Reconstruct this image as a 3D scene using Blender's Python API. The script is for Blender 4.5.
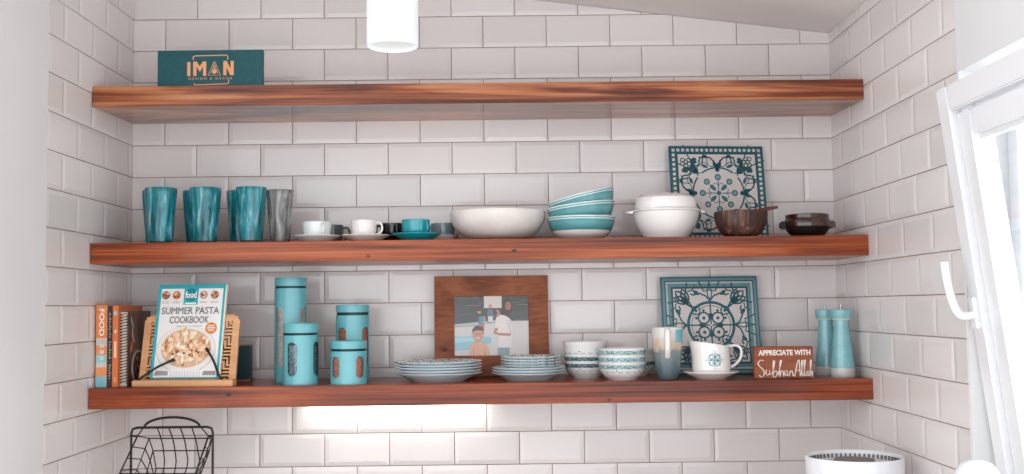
import bpy, bmesh, math, random
from mathutils import Vector, Matrix
random.seed(7)
S = bpy.context.scene
for o in list(bpy.data.objects):
    bpy.data.objects.remove(o)
COL = S.collection
PI = math.pi

# ------------------------------------------------------------------ camera
F_PX = 1101.12
EYE = Vector((1.179, -3.426, 1.620))
YAW, PITCH, ROLL = 0.00168, 0.06342, -0.01186
_f = Vector((math.sin(YAW) * math.cos(PITCH), math.cos(YAW) * math.cos(PITCH), math.sin(PITCH)))
_r0 = Vector((math.cos(YAW), -math.sin(YAW), 0))
_u0 = _r0.cross(_f)
CR = _r0 * math.cos(ROLL) + _u0 * math.sin(ROLL)
CU = -_r0 * math.sin(ROLL) + _u0 * math.cos(ROLL)
cam = bpy.data.cameras.new('camera')
cam.sensor_fit = 'HORIZONTAL'
cam.sensor_width = 36.0
cam.lens = 36.0 * F_PX / 1024.0
cam.clip_start = 0.05
cam_o = bpy.data.objects.new('camera', cam)
COL.objects.link(cam_o)
m = Matrix((CR, CU, -_f)).transposed().to_4x4()
m.translation = EYE
cam_o.matrix_world = m
S.camera = cam_o

# ------------------------------------------------------------------ daylight and exposure
S.view_settings.view_transform = 'Standard'
S.view_settings.look = 'None'
S.view_settings.gamma = 1.0
S.view_settings.use_curve_mapping = False
S.view_settings.exposure = 0.70
try:
    S.cycles.use_denoising = True
    S.cycles.max_bounces = 12
    S.cycles.diffuse_bounces = 6
    S.cycles.transmission_bounces = 10
    S.cycles.transparent_max_bounces = 12
    S.cycles.sample_clamp_indirect = 8.0
    S.cycles.caustics_refractive = False
    S.cycles.caustics_reflective = False
except Exception:
    pass
SKY = 2.0
w = bpy.data.worlds.new('overcast_sky')
S.world = w
w.use_nodes = True
bg = w.node_tree.nodes['Background']
bg.inputs['Color'].default_value = (0.93, 0.96, 1.0, 1)
bg.inputs['Strength'].default_value = SKY

W = 2.192            # inner width of the alcove
ROOM_Y = -5.3        # floor, ceiling and right wall reach this far; beyond and to the left the unseen sides are left open for even daylight
ROOM_X = -2.6
LEFT_END = -1.25      # the alcove's left wall is cut short here, out of view, for more side light
CEIL_R, CEIL_S = 2.471, 0.1269
def ceil_z(x): return CEIL_R + CEIL_S * (W - x)
WIN = (-1.92, -0.985, 1.02, 2.135)     # right-hand window opening: y0, y1, z0, z1
# ------------------------------------------------------------------ pixel helpers (direction only; depth is always given)
def P(u, v, y):
    d = _f * F_PX + CR * (u - 512) - CU * (v - 237)
    return EYE + d * ((y - EYE.y) / d.y)
def X(u, v, y): return P(u, v, y).x
def Zp(u, v, y): return P(u, v, y).z

# ------------------------------------------------------------------ materials
def lin(c):
    return tuple(((x / 255 / 12.92) if x / 255 <= 0.04045 else ((x / 255 + 0.055) / 1.055) ** 2.4) for x in c[:3]) + (1.0,)
MATS = {}
def mat(name, col=(200, 200, 200), rough=0.4, metal=0.0, coat=0.0, trans=0.0, ior=1.45, emit=None, estr=0.0, spec=0.5):
    if name in MATS: return MATS[name]
    mt = bpy.data.materials.new(name); mt.use_nodes = True
    b = mt.node_tree.nodes['Principled BSDF']
    b.inputs['Base Color'].default_value = lin(col)
    b.inputs['Roughness'].default_value = rough
    b.inputs['Metallic'].default_value = metal
    b.inputs['Coat Weight'].default_value = coat
    b.inputs['Coat Roughness'].default_value = 0.06
    b.inputs['Transmission Weight'].default_value = trans
    b.inputs['IOR'].default_value = ior
    b.inputs['Specular IOR Level'].default_value = spec
    if emit:
        b.inputs['Emission Color'].default_value = lin(emit); b.inputs['Emission Strength'].default_value = estr
    MATS[name] = mt
    return mt
def nodes(mt):
    nt = mt.node_tree
    return nt, nt.nodes['Principled BSDF'], lambda t: nt.nodes.new(t), lambda a, b: nt.links.new(a, b)
def ramp(n, stops):
    e = n.color_ramp.elements
    while len(e) > 1: e.remove(e[-1])
    e[0].position, e[0].color = stops[0][0], lin(stops[0][1])
    for p, c in stops[1:]:
        k = e.new(p); k.color = lin(c)
    return n
def coords(nt, new, link, scale=(1, 1, 1), loc=(0, 0, 0), kind='Object'):
    tc = new('ShaderNodeTexCoord'); mp = new('ShaderNodeMapping')
    mp.inputs['Scale'].default_value = scale; mp.inputs['Location'].default_value = loc
    link(tc.outputs[kind], mp.inputs['Vector'])
    return mp.outputs['Vector']
def noisy(name, stops, scale=(8, 8, 8), detail=4, dist=0.0, rough=0.5, coat=0.0, bump=0.0, nscale=1.0, trans=0.0, metal=0.0):
    """noise-coloured material"""
    if name in MATS: return MATS[name]
    mt = mat(name, rough=rough, coat=coat, trans=trans, metal=metal)
    nt, b, new, link = nodes(mt)
    v = coords(nt, new, link, scale)
    n = new('ShaderNodeTexNoise'); n.inputs['Scale'].default_value = nscale; n.inputs['Detail'].default_value = detail
    n.inputs['Distortion'].default_value = dist
    link(v, n.inputs['Vector'])
    r = ramp(new('ShaderNodeValToRGB'), stops); link(n.outputs['Fac'], r.inputs['Fac'])
    link(r.outputs['Color'], b.inputs['Base Color'])
    if bump:
        bp = new('ShaderNodeBump'); bp.inputs['Strength'].default_value = bump; bp.inputs['Distance'].default_value = 0.002
        link(n.outputs['Fac'], bp.inputs['Height']); link(bp.outputs['Normal'], b.inputs['Normal'])
    return mt
def wood(name, stops, seed, rough=0.32, coat=0.35, sx=1.1, sz=13.0, dist=1.6, streak=0.35, knots=()):
    if name in MATS: return MATS[name]
    mt = mat(name, rough=rough, coat=coat, spec=.3)
    nt, b, new, link = nodes(mt)
    v = coords(nt, new, link, (sx, 4.0, sz), (seed * 3.7, seed * 1.3, seed * 2.1))
    n = new('ShaderNodeTexNoise'); n.inputs['Scale'].default_value = 1.0; n.inputs['Detail'].default_value = 5
    n.inputs['Distortion'].default_value = dist; link(v, n.inputs['Vector'])
    v2 = coords(nt, new, link, (sx * 2.5, 30.0, sz * 11), (seed, 0, 0))
    n2 = new('ShaderNodeTexNoise'); n2.inputs['Scale'].default_value = 1.0; n2.inputs['Detail'].default_value = 4; link(v2, n2.inputs['Vector'])
    mx = new('ShaderNodeMix'); mx.inputs['Factor'].default_value = streak
    link(n.outputs['Fac'], mx.inputs['A']); link(n2.outputs['Fac'], mx.inputs['B'])
    val = mx.outputs['Result']
    for (kx, ky, kz, kr) in knots:
        tc = new('ShaderNodeTexCoord'); mp = new('ShaderNodeMapping'); mp.vector_type = 'POINT'
        mp.inputs['Location'].default_value = (-kx, -ky * 0.2, -kz * 1.6); mp.inputs['Scale'].default_value = (1, 0.2, 1.6)
        link(tc.outputs['Object'], mp.inputs['Vector'])
        ln = new('ShaderNodeVectorMath'); ln.operation = 'LENGTH'; link(mp.outputs['Vector'], ln.inputs[0])
        mr = new('ShaderNodeMapRange'); mr.inputs['From Min'].default_value = kr * 0.35; mr.inputs['From Max'].default_value = kr
        mr.inputs['To Min'].default_value = 0.0; mr.inputs['To Max'].default_value = 1.0
        link(ln.outputs['Value'], mr.inputs['Value'])
        mu = new('ShaderNodeMath'); mu.operation = 'MULTIPLY'; link(val, mu.inputs[0]); link(mr.outputs['Result'], mu.inputs[1])
        val = mu.outputs[0]
    r = ramp(new('ShaderNodeValToRGB'), stops); link(val, r.inputs['Fac'])
    link(r.outputs['Color'], b.inputs['Base Color'])
    bp = new('ShaderNodeBump'); bp.inputs['Strength'].default_value = 0.15; bp.inputs['Distance'].default_value = 0.001
    link(n2.outputs['Fac'], bp.inputs['Height']); link(bp.outputs['Normal'], b.inputs['Normal'])
    return mt
def bands(name, stops, zmax, rough=0.15, coat=0.5, noise=0.03, nscale=60, interp='LINEAR'):
    """glaze colour by height above the thing's own base (z/zmax), with a noisy edge"""
    if name in MATS: return MATS[name]
    mt = mat(name, rough=rough, coat=coat)
    nt, b, new, link = nodes(mt)
    tc = new('ShaderNodeTexCoord'); sp = new('ShaderNodeSeparateXYZ'); link(tc.outputs['Object'], sp.inputs[0])
    n = new('ShaderNodeTexNoise'); n.inputs['Scale'].default_value = nscale; n.inputs['Detail'].default_value = 3; link(tc.outputs['Object'], n.inputs['Vector'])
    d = new('ShaderNodeMath'); d.operation = 'DIVIDE'; link(sp.outputs['Z'], d.inputs[0]); d.inputs[1].default_value = zmax
    s = new('ShaderNodeMath'); s.operation = 'MULTIPLY_ADD'; link(n.outputs['Fac'], s.inputs[0]); s.inputs[1].default_value = noise; link(d.outputs[0], s.inputs[2])
    s2 = new('ShaderNodeMath'); s2.operation = 'SUBTRACT'; link(s.outputs[0], s2.inputs[0]); s2.inputs[1].default_value = noise * 0.5
    r = ramp(new('ShaderNodeValToRGB'), stops); r.color_ramp.interpolation = interp
    link(s2.outputs[0], r.inputs['Fac']); link(r.outputs['Color'], b.inputs['Base Color'])
    return mt
def print_mat(name, rough=0.45, coat=0.0):
    if name in MATS: return MATS[name]
    mt = mat(name, rough=rough, coat=coat)
    nt, b, new, link = nodes(mt)
    a = new('ShaderNodeVertexColor'); a.layer_name = 'Col'; link(a.outputs['Color'], b.inputs['Base Color'])
    return mt
def pane_mat(name):
    if name in MATS: return MATS[name]
    mt = mat(name)
    nt, b, new, link = nodes(mt)
    nt.nodes.remove(b)
    out = [n for n in nt.nodes if n.type == 'OUTPUT_MATERIAL'][0]
    t = new('ShaderNodeBsdfTransparent'); g = new('ShaderNodeBsdfGlossy'); g.inputs['Roughness'].default_value = 0.02
    lw = new('ShaderNodeLayerWeight'); pw = new('ShaderNodeMath'); pw.operation = 'POWER'; pw.inputs[1].default_value = 5.0
    link(lw.outputs['Facing'], pw.inputs[0])
    fr = new('ShaderNodeMath'); fr.operation = 'MULTIPLY_ADD'; fr.inputs[1].default_value = 0.9; fr.inputs[2].default_value = 0.05
    link(pw.outputs[0], fr.inputs[0])
    mx = new('ShaderNodeMixShader'); link(fr.outputs[0], mx.inputs[0]); link(t.outputs[0], mx.inputs[1]); link(g.outputs[0], mx.inputs[2])
    link(mx.outputs[0], out.inputs['Surface'])
    return mt

# ------------------------------------------------------------------ mesh helpers
def mesh_obj(name, me, m, parent=None, smooth=None):
    if m is not None and not me.materials: me.materials.append(m)
    if smooth is not None:
        me.shade_smooth()
        me.set_sharp_from_angle(angle=math.radians(smooth))
    o = bpy.data.objects.new(name, me); COL.objects.link(o)
    if parent is not None: o.parent = parent
    return o
def from_vf(name, V, F, m, parent=None, smooth=None):
    me = bpy.data.meshes.new(name); me.from_pydata([tuple(v) for v in V], [], F); me.update()
    bm = bmesh.new(); bm.from_mesh(me); bmesh.ops.recalc_face_normals(bm, faces=bm.faces[:]); bm.to_mesh(me); bm.free()
    return mesh_obj(name, me, m, parent, smooth)
def box_vf(x0, x1, y0, y1, z0, z1):
    V = [(x, y, z) for z in (z0, z1) for y in (y0, y1) for x in (x0, x1)]
    return V, [(0, 2, 3, 1), (4, 5, 7, 6), (0, 1, 5, 4), (2, 6, 7, 3), (0, 4, 6, 2), (1, 3, 7, 5)]
def boxes(name, L, m, parent=None, bev=0.0, seg=1):
    bm = bmesh.new()
    for b in L:
        V, F = box_vf(*b)
        vs = [bm.verts.new(v) for v in V]
        for f in F: bm.faces.new([vs[i] for i in f])
    bmesh.ops.recalc_face_normals(bm, faces=bm.faces[:])
    if bev: bmesh.ops.bevel(bm, geom=bm.edges[:], offset=bev, segments=seg, affect='EDGES', clamp_overlap=True)
    me = bpy.data.meshes.new(name); bm.to_mesh(me); bm.free()
    return mesh_obj(name, me, m, parent, 40 if bev and seg > 1 else None)
def box(name, b, m, parent=None, bev=0.0, seg=1): return boxes(name, [b], m, parent, bev, seg)
def lathe(name, prof, m, parent=None, n=48, smooth=35, rfun=None, mod=None):
    """revolve (r, z) points; r = 0 points become poles"""
    V, F, rings = [], [], []
    for r, z in prof:
        if r <= 1e-6:
            rings.append([len(V)]); V.append((0, 0, z))
        else:
            idx = []
            for k in range(n):
                a = 2 * PI * k / n
                rr = rfun(r, z, a) if rfun else r
                idx.append(len(V)); V.append((rr * math.cos(a), rr * math.sin(a), z))
            rings.append(idx)
    if mod: V = [mod(*v) for v in V]
    for A, B in zip(rings, rings[1:]):
        if len(A) == 1 and len(B) == 1: continue
        for k in range(n):
            j = (k + 1) % n
            if len(A) == 1: F.append((A[0], B[k], B[j]))
            elif len(B) == 1: F.append((A[k], A[j], B[0]))
            else: F.append((A[k], A[j], B[j], B[k]))
    return from_vf(name, V, F, m, parent, smooth)
def tube_vf(pts, r, n=8, closed=False, radii=None):
    pts = [Vector(p) for p in pts]; V, F = [], []
    N = len(pts); prev = None
    for i, p in enumerate(pts):
        a = pts[(i - 1) % N] if (i or closed) else p
        b = pts[(i + 1) % N] if (i < N - 1 or closed) else p
        t = (b - a).normalized()
        if prev is None:
            up = Vector((0, 0, 1)) if abs(t.z) < 0.9 else Vector((1, 0, 0))
            s = t.cross(up).normalized()
        else:
            s = (prev - t * prev.dot(t)).normalized()
        prev = s; q = t.cross(s); rr = radii[i] if radii else r
        for k in range(n):
            an = 2 * PI * k / n
            V.append(p + (s * math.cos(an) + q * math.sin(an)) * rr)
    for i in range(N if closed else N - 1):
        j = (i + 1) % N
        for k in range(n):
            l = (k + 1) % n
            F.append((i * n + k, i * n + l, j * n + l, j * n + k))
    if not closed:
        F.append(tuple(range(n))); F.append(tuple((N - 1) * n + k for k in range(n)))
    return V, F
def tube(name, pts, r, m, parent=None, n=8, closed=False, radii=None):
    V, F = tube_vf(pts, r, n, closed, radii)
    return from_vf(name, V, F, m, parent, 50)
def tubes(name, LP, r, m, parent=None, n=6):
    V, F = [], []
    for pts in LP:
        v, f = tube_vf(pts, r, n); k = len(V); V += v; F += [tuple(i + k for i in q) for q in f]
    return from_vf(name, V, F, m, parent, 50)
def smooth_path(pts, n=6):
    """Catmull-Rom through pts"""
    pts = [Vector(p) for p in pts]; out = []
    for i in range(len(pts) - 1):
        p0 = pts[max(i - 1, 0)]; p1 = pts[i]; p2 = pts[i + 1]; p3 = pts[min(i + 2, len(pts) - 1)]
        for k in range(n):
            t = k / n
            out.append(0.5 * ((2 * p1) + (p2 - p0) * t + (2 * p0 - 5 * p1 + 4 * p2 - p3) * t * t + (3 * p1 - p0 - 3 * p2 + p3) * t ** 3))
    out.append(pts[-1]); return out

def tag(o, label, cat, group=None):
    o['label'] = label; o['category'] = cat
    if group: o['group'] = group
    return o
def thing(name, label, cat, loc=(0, 0, 0), rz=0.0, group=None, rx=0.0, ry=0.0):
    o = bpy.data.objects.new(name, None); COL.objects.link(o)
    o.empty_display_size = 0.05
    o.location = loc; o.rotation_euler = (rx, ry, rz)
    return tag(o, label, cat, group)
def struct(o):
    o['kind'] = 'structure'; return o

# ------------------------------------------------------------------ flat print: coloured shapes laid on a surface, one mesh
def ribbon(pts, wd, closed=False):
    pts = [Vector(p) for p in pts]; N = len(pts); L, R = [], []
    for i, p in enumerate(pts):
        a = pts[(i - 1) % N] if (i or closed) else p
        b = pts[(i + 1) % N] if (i < N - 1 or closed) else p
        t = (b - a)
        t = t.normalized() if t.length > 1e-9 else Vector((1, 0))
        nn = Vector((-t.y, t.x)) * (wd(i / (N - 1)) if callable(wd) else wd) * 0.5
        L.append(p + nn); R.append(p - nn)
    q = []
    for i in range(N if closed else N - 1):
        j = (i + 1) % N
        q.append([L[i], L[j], R[j], R[i]])
    return q
def arc(cx, cy, r, a0, a1, n=14, ry=None):
    ry = r if ry is None else ry
    return [(cx + r * math.cos(math.radians(a0 + (a1 - a0) * k / n)), cy + ry * math.sin(math.radians(a0 + (a1 - a0) * k / n))) for k in range(n + 1)]
def disc(cx, cy, r, n=18, ry=None): return arc(cx, cy, r, 0, 360, n, ry)[:-1]
def rect(x0, y0, x1, y1): return [(x0, y0), (x1, y0), (x1, y1), (x0, y1)]
def text_polys(s, size, bold=0.0, align='CENTER', sx=1.0, shear=0.0, spacing=1.0):
    c = bpy.data.curves.new('lettering', 'FONT'); c.body = s; c.size = size; c.align_x = align; c.align_y = 'CENTER'
    c.offset = bold; c.shear = shear; c.space_character = spacing; c.resolution_u = 3
    o = bpy.data.objects.new('lettering', c)
    me = bpy.data.meshes.new_from_object(o)
    out = [[(me.vertices[i].co.x * sx, me.vertices[i].co.y) for i in p.vertices] for p in me.polygons]
    bpy.data.objects.remove(o); bpy.data.meshes.remove(me); bpy.data.curves.remove(c)
    return out
class Art:
    def __init__(s): s.items = []      # (colour, list of polygons)
    def poly(s, col, pts): s.items.append((col, [pts])); return s
    def polys(s, col, L): s.items.append((col, L)); return s
    def stroke(s, col, pts, wd, closed=False): s.items.append((col, ribbon(pts, wd, closed))); return s
    def text(s, col, st, x, y, size, rot=0, **k):
        ca, sa = math.cos(math.radians(rot)), math.sin(math.radians(rot))
        s.items.append((col, [[(x + px * ca - py * sa, y + px * sa + py * ca) for px, py in p] for p in text_polys(st, size, **k)])); return s
    def build(s, name, fn, m, parent, step=0.00006):
        V, F, C = [], [], []
        for k, (col, L) in enumerate(s.items):
            for p in L:
                i0 = len(V)
                for q in p: V.append(tuple(fn(q[0], q[1], (k + 1) * step)))
                F.append(tuple(range(i0, len(V)))); C.append(lin(col))
        me = bpy.data.meshes.new(name); me.from_pydata(V, [], F); me.update()
        at = me.color_attributes.new('Col', 'FLOAT_COLOR', 'CORNER')
        for p, c in zip(me.polygons, C):
            for li in p.loop_indices: at.data[li].color = c
        return mesh_obj(name, me, m, parent)
def flat(w, h, y):          # art in 0..1 -> upright sheet facing -Y, x centred, z from 0
    return lambda a, b, e: ((a - 0.5) * w, y - e, b * h)

# ------------------------------------------------------------------ the room shell
PLASTER = noisy('white_plaster', [(0.3, (217, 217, 217)), (0.7, (223, 223, 223))], (3, 3, 3), rough=0.75, bump=0.05)
CEILING = noisy('ceiling_paint', [(0.3, (238, 236, 235)), (0.7, (243, 241, 240))], (3, 3, 3), rough=0.85)
GROUT = noisy('brown_grout', [(0.3, (146, 118, 104)), (0.7, (172, 146, 132))], (30, 30, 30), rough=0.9)
FLOORM = noisy('floor_screed', [(0.3, (176, 168, 160)), (0.7, (190, 182, 174))], (2, 2, 2), rough=0.5)
PVC = mat('white_window_plastic', (232, 233, 235), rough=0.25, coat=0.3)
TILE = mat('white_glazed_tile', (214, 208, 205), rough=0.14, coat=0.15)
nt, b_, new, link = nodes(TILE)
oi = new('ShaderNodeObjectInfo'); hs = new('ShaderNodeHueSaturation'); mr = new('ShaderNodeMapRange')
mr.inputs['To Min'].default_value = 0.94; mr.inputs['To Max'].default_value = 1.04
link(oi.outputs['Random'], mr.inputs['Value']); link(mr.outputs['Result'], hs.inputs['Value'])
hs.inputs['Color'].default_value = lin((224, 219, 217)); link(hs.outputs['Color'], b_.inputs['Base Color'])
TB = 0.003                # grout bed lies this far behind the tile edges
WT = 0.25                 # wall thickness
back = from_vf('wall_back', [(-WT, TB, 0), (W + WT, TB, 0), (W + WT, TB, ceil_z(W + WT) + .05), (-WT, TB, ceil_z(-WT) + .05),
                             (-WT, WT, 0), (W + WT, WT, 0), (W + WT, WT, ceil_z(W + WT) + .05), (-WT, WT, ceil_z(-WT) + .05)],
               [(0, 1, 2, 3), (4, 5, 6, 7), (0, 1, 5, 4), (3, 2, 6, 7), (0, 3, 7, 4), (1, 2, 6, 5)], GROUT); struct(back)
LT = 0.640                # the left-hand tiling ends here, plain plaster goes on
RT = 0.975                # the right-hand tiling ends at the window
left = box('wall_left', (-WT, -TB, LEFT_END, TB, 0, 2.80), GROUT); struct(left)
box('plaster_face', (-WT - .01, 0.003, LEFT_END - .01, -LT, 0, 2.80), PLASTER, left)
hi = 2.52
right = boxes('wall_right', [(W + TB, W + WT, -RT, TB, 0, hi)], GROUT); struct(right)
boxes('plaster_face', [(W - 0.003, W + WT, WIN[1], -RT, 0, hi), (W - 0.003, W + WT, WIN[0], WIN[1], 0, WIN[2]), (W - 0.003, W + WT, WIN[0], WIN[1], WIN[3], hi),
                       (W - 0.003, W + WT, -2.25, WIN[0], 0, hi), (W - 0.003, W + WT, ROOM_Y, -2.25, 2.25, hi)], PLASTER, right)  # tall opening past the window, added out of view to light the side walls
struct(box('floor', (ROOM_X, W + WT, ROOM_Y, WT, -0.1, 0), FLOORM))
a0, a1 = ceil_z(ROOM_X), ceil_z(W + WT)
struct(from_vf('ceiling', [(ROOM_X, ROOM_Y, a0), (W + WT, ROOM_Y, a1), (W + WT, WT, a1), (ROOM_X, WT, a0),
                    (ROOM_X, ROOM_Y, a0 + .2), (W + WT, ROOM_Y, a1 + .2), (W + WT, WT, a1 + .2), (ROOM_X, WT, a0 + .2)],
               [(0, 1, 2, 3), (4, 5, 6, 7), (0, 1, 5, 4), (1, 2, 6, 5), (2, 3, 7, 6), (3, 0, 4, 7)], CEILING))

# bevelled metro tiles, each its own piece: 200 x 100 mm, running bond
G = 0.0026                # joint width
def tile_mesh(x0, x1, z0, z1, cuts=()):
    """tile face towards -Y; bevelled all round, then trimmed by (point, normal) cuts like a tile cutter would"""
    bv, e, f = 0.014, 0.0, -0.0018
    xs = (x0 + G / 2, x0 + bv, x1 - bv, x1 - G / 2); zs = (z0 + G / 2, z0 + bv, z1 - bv, z1 - G / 2)
    o4 = [(xs[0], zs[0]), (xs[3], zs[0]), (xs[3], zs[3]), (xs[0], zs[3])]
    i4 = [(xs[1], zs[1]), (xs[2], zs[1]), (xs[2], zs[2]), (xs[1], zs[2])]
    V = [(x, TB, z) for x, z in o4] + [(x, e, z) for x, z in o4] + [(x, f, z) for x, z in i4]
    Fc = [(3, 2, 1, 0), (8, 9, 10, 11)]
    for k in range(4):
        j = (k + 1) % 4
        Fc += [(k, j, 4 + j, 4 + k), (4 + k, 4 + j, 8 + j, 8 + k)]
    bm = bmesh.new(); vs = [bm.verts.new(v) for v in V]
    for q in Fc: bm.faces.new([vs[i] for i in q])
    bmesh.ops.recalc_face_normals(bm, faces=bm.faces[:])
    for co, no in cuts:
        r = bmesh.ops.bisect_plane(bm, geom=bm.verts[:] + bm.edges[:] + bm.faces[:], plane_co=co, plane_no=no, clear_outer=True)
        ed = [x for x in r['geom_cut'] if isinstance(x, bmesh.types.BMEdge)]
        if ed: bmesh.ops.holes_fill(bm, edges=ed)
    if not bm.verts: bm.free(); return None
    me = bpy.data.meshes.new('tile'); bm.to_mesh(me); bm.free(); me.materials.append(TILE)
    return me
FULL = tile_mesh(-0.1, 0.1, -0.05, 0.05)
Z0 = 2.537
def tile_wall(parent, length, off_even, off_odd, place, top, r0=-2, r1=16, flip=()):
    """place(along, z) -> (location, rotation); top(along) -> ceiling height there"""
    for r in range(r0, r1):
        za, zb = Z0 - 0.1 * (r + 1), Z0 - 0.1 * r
        x = (off_even if (r % 2 == 0) != (r in flip) else off_odd) - 0.4
        while x < length:
            xa, xb = x, x + 0.2; x += 0.2
            if xb < 0.004 or xa > length - 0.004: continue
            if za > max(top(max(xa, 0)), top(min(xb, length))) - 0.004: continue
            cx, cz = (xa + xb) / 2, (za + zb) / 2
            cuts = []
            if xa < -1e-6: cuts.append(((0.0005 - cx, 0, 0), (-1, 0, 0)))
            if xb > length + 1e-6: cuts.append(((length - 0.0005 - cx, 0, 0), (1, 0, 0)))
            ta, tb = top(xa), top(xb)
            if zb > min(ta, tb) - 1e-6:
                sl = (tb - ta) / 0.2
                cuts.append(((0, 0, (ta + tb) / 2 - 0.002 - cz), (-sl, 0, 1)))
            me = FULL if not cuts else tile_mesh(-0.1, 0.1, -0.05, 0.05, cuts)
            if me is None: continue
            o = bpy.data.objects.new('tile', me); COL.objects.link(o); o.parent = parent
            loc, rz = place(cx, cz)
            o.location = loc
            full = me is FULL
            o.rotation_euler = (random.gauss(0, .0022) if full else 0, 0, rz + (random.gauss(0, .0016) if full else 0))
tile_wall(back, W, 0.0003, 0.1003, lambda x, z: ((x, 0, z), 0), lambda x: ceil_z(x), flip=(-2, -1, 0, 1, 2, 12, 13, 14, 15))   # the bond shifts where the top and the lowest shelf hide a course
# left wall: measured from the end of the tiling towards the corner, faces look +X; right wall: from the corner towards the window
tile_wall(left, LT, 0.004, 0.104, lambda a, z: ((0, a - LT, z), PI / 2), lambda a: ceil_z(0))
tile_wall(right, RT, 0.096, 0.196, lambda d, z: ((W, -d, z), -PI / 2), lambda d: CEIL_R)

# ------------------------------------------------------------------ worktop under the frame, carrying the basket and the white appliances
WTOP = 0.92
STONE = noisy('pale_worktop', [(0.3, (196, 188, 180)), (0.7, (214, 207, 200))], (20, 20, 20), rough=0.3)
struct(boxes('worktop', [(0.0, W, -0.64, 0.0, WTOP - 0.04, WTOP), (W - .62, W, -2.1, -0.64, WTOP - 0.04, WTOP)], STONE))
CABM = mat('white_cabinet_front', (222, 220, 216), rough=0.4)
struct(boxes('base_cabinets', [(0.005, W - 0.005, -0.58, -0.02, 0.0, WTOP - 0.04), (W - .57, W - .005, -2.08, -.58, 0, WTOP - .04)], CABM))

# ------------------------------------------------------------------ right-hand window: frame in the reveal, sash tilted inwards at the top
y0, y1, z0, z1 = WIN
wf = struct(boxes('window_1', [(W + .10, W + .17, y0, y0 + .05, z0, z1), (W + .10, W + .17, y1 - .05, y1, z0, z1),
                        (W + .10, W + .17, y0 + .05, y1 - .05, z0, z0 + .05), (W + .10, W + .17, y0 + .05, y1 - .05, z1 - .05, z1)], PVC, bev=0.003))
boxes('window_sill', [(W - .02, W + .10, y0, y1, z0 - .001, z0 + .015)], PVC, wf, bev=0.003)
TILT = math.radians(7.0)
SH, SY0, SY1 = 1.045, y0 + 0.02, y1 - 0.02          # sash height and ends
sash = bpy.data.objects.new('sash', None); COL.objects.link(sash); sash.parent = wf
sash.location = (W + 0.062, 0, z0 + 0.03); sash.rotation_euler = (0, -TILT, 0)
st = 0.155
def ring(name, ya, yb, za, zb, wd, xa, xb, m, parent, bev=0.004):
    return boxes(name, [(xa, xb, ya, ya + wd, za, zb), (xa, xb, yb - wd, yb, za, zb), (xa, xb, ya + wd, yb - wd, za, za + wd), (xa, xb, ya + wd, yb - wd, zb - wd, zb)], m, parent, bev, 2)
ring('sash_frame', SY0, SY1, 0, SH, 0.056, 0.0, 0.07, PVC, sash)
ring('glazing_bead', SY0 + .056, SY1 - .056, .056, SH - .056, 0.075, 0.012, 0.06, PVC, sash, bev=0.010)
box('pane', (0.030, 0.036, SY0 + .11, SY1 - .11, .11, SH - .11), pane_mat('window_glass'), sash)
hb = box('handle', (-0.010, 0.0, SY1 - 0.046, SY1 - 0.016, 0.515, 0.585), PVC, sash, bev=0.003, seg=2)
hp = smooth_path([(0.0, SY1 - .031, .545), (-.030, SY1 - .031, .547), (-.042, SY1 - .031, .560), (-.049, SY1 - .031, .588), (-.052, SY1 - .031, .625), (-.052, SY1 - .031, .668)], 6)
tube('handle_lever', hp, 0.0095, PVC, sash, n=10)

# ------------------------------------------------------------------ the three thick shelves
SD, STH = 0.331, 0.0585
ZT, ZM, ZB = 2.256, 1.812, 1.408
def shelf(label, z, m, lift=0.0):
    # hung by hand: a little deeper at the left end; lift = back edge higher than the front
    V, Fq = box_vf(0.0, W, -SD, -0.0045, -STH, 0.0)
    V = [(0.002 if x < 1 else W - 0.002, (-0.343 if x < 1 else -0.326) if y < -.1 else y, z + (lift if y > -.1 else 0)) for x, y, z in V]
    o = from_vf('floating_shelf', V, Fq, m)
    bm = bmesh.new(); bm.from_mesh(o.data); bmesh.ops.bevel(bm, geom=bm.edges[:], offset=.0015, segments=1, affect='EDGES'); bm.to_mesh(o.data); bm.free()
    o.location = (0, 0, z)
    tag(o, label, 'shelf', 'thick wooden wall shelves')
WA = wood('shelf_wood_streaky', [(0.34, (58, 24, 13)), (0.43, (104, 48, 27)), (0.5, (140, 76, 46)), (0.56, (172, 108, 70)), (0.68, (190, 132, 92))], 3.0, sx=.9, sz=20, dist=2.0, streak=.3, rough=.3, coat=.35)
WB = wood('shelf_wood_red', [(0.06, (30, 12, 8)), (0.34, (62, 22, 7)), (0.43, (108, 44, 15)), (0.52, (144, 66, 26)), (0.64, (178, 98, 50))], 11.0, sx=.9, sz=20, dist=1.4, streak=.4, rough=.3, coat=.15, knots=((1.19, -SD, -.034, .008), (0.78, -SD, -.045, .006)))
WC = wood('shelf_wood_dark_red', [(0.06, (28, 12, 8)), (0.34, (58, 20, 7)), (0.43, (100, 39, 14)), (0.52, (134, 58, 24)), (0.64, (168, 88, 46))], 23.0, sx=.8, sz=15, dist=1.5, streak=.35, rough=.3, coat=.15, knots=((0.39, -SD, -.022, .010), (1.45, -SD, -.05, .006)))
shelf('top wooden shelf with light orange streaks, carrying only the teal sign', ZT, WA, lift=.008)
shelf('middle reddish wooden shelf carrying tumblers, cups and bowls', ZM, WB)
shelf('lowest dark reddish wooden shelf carrying books, canisters and plates', ZB, WC)

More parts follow.
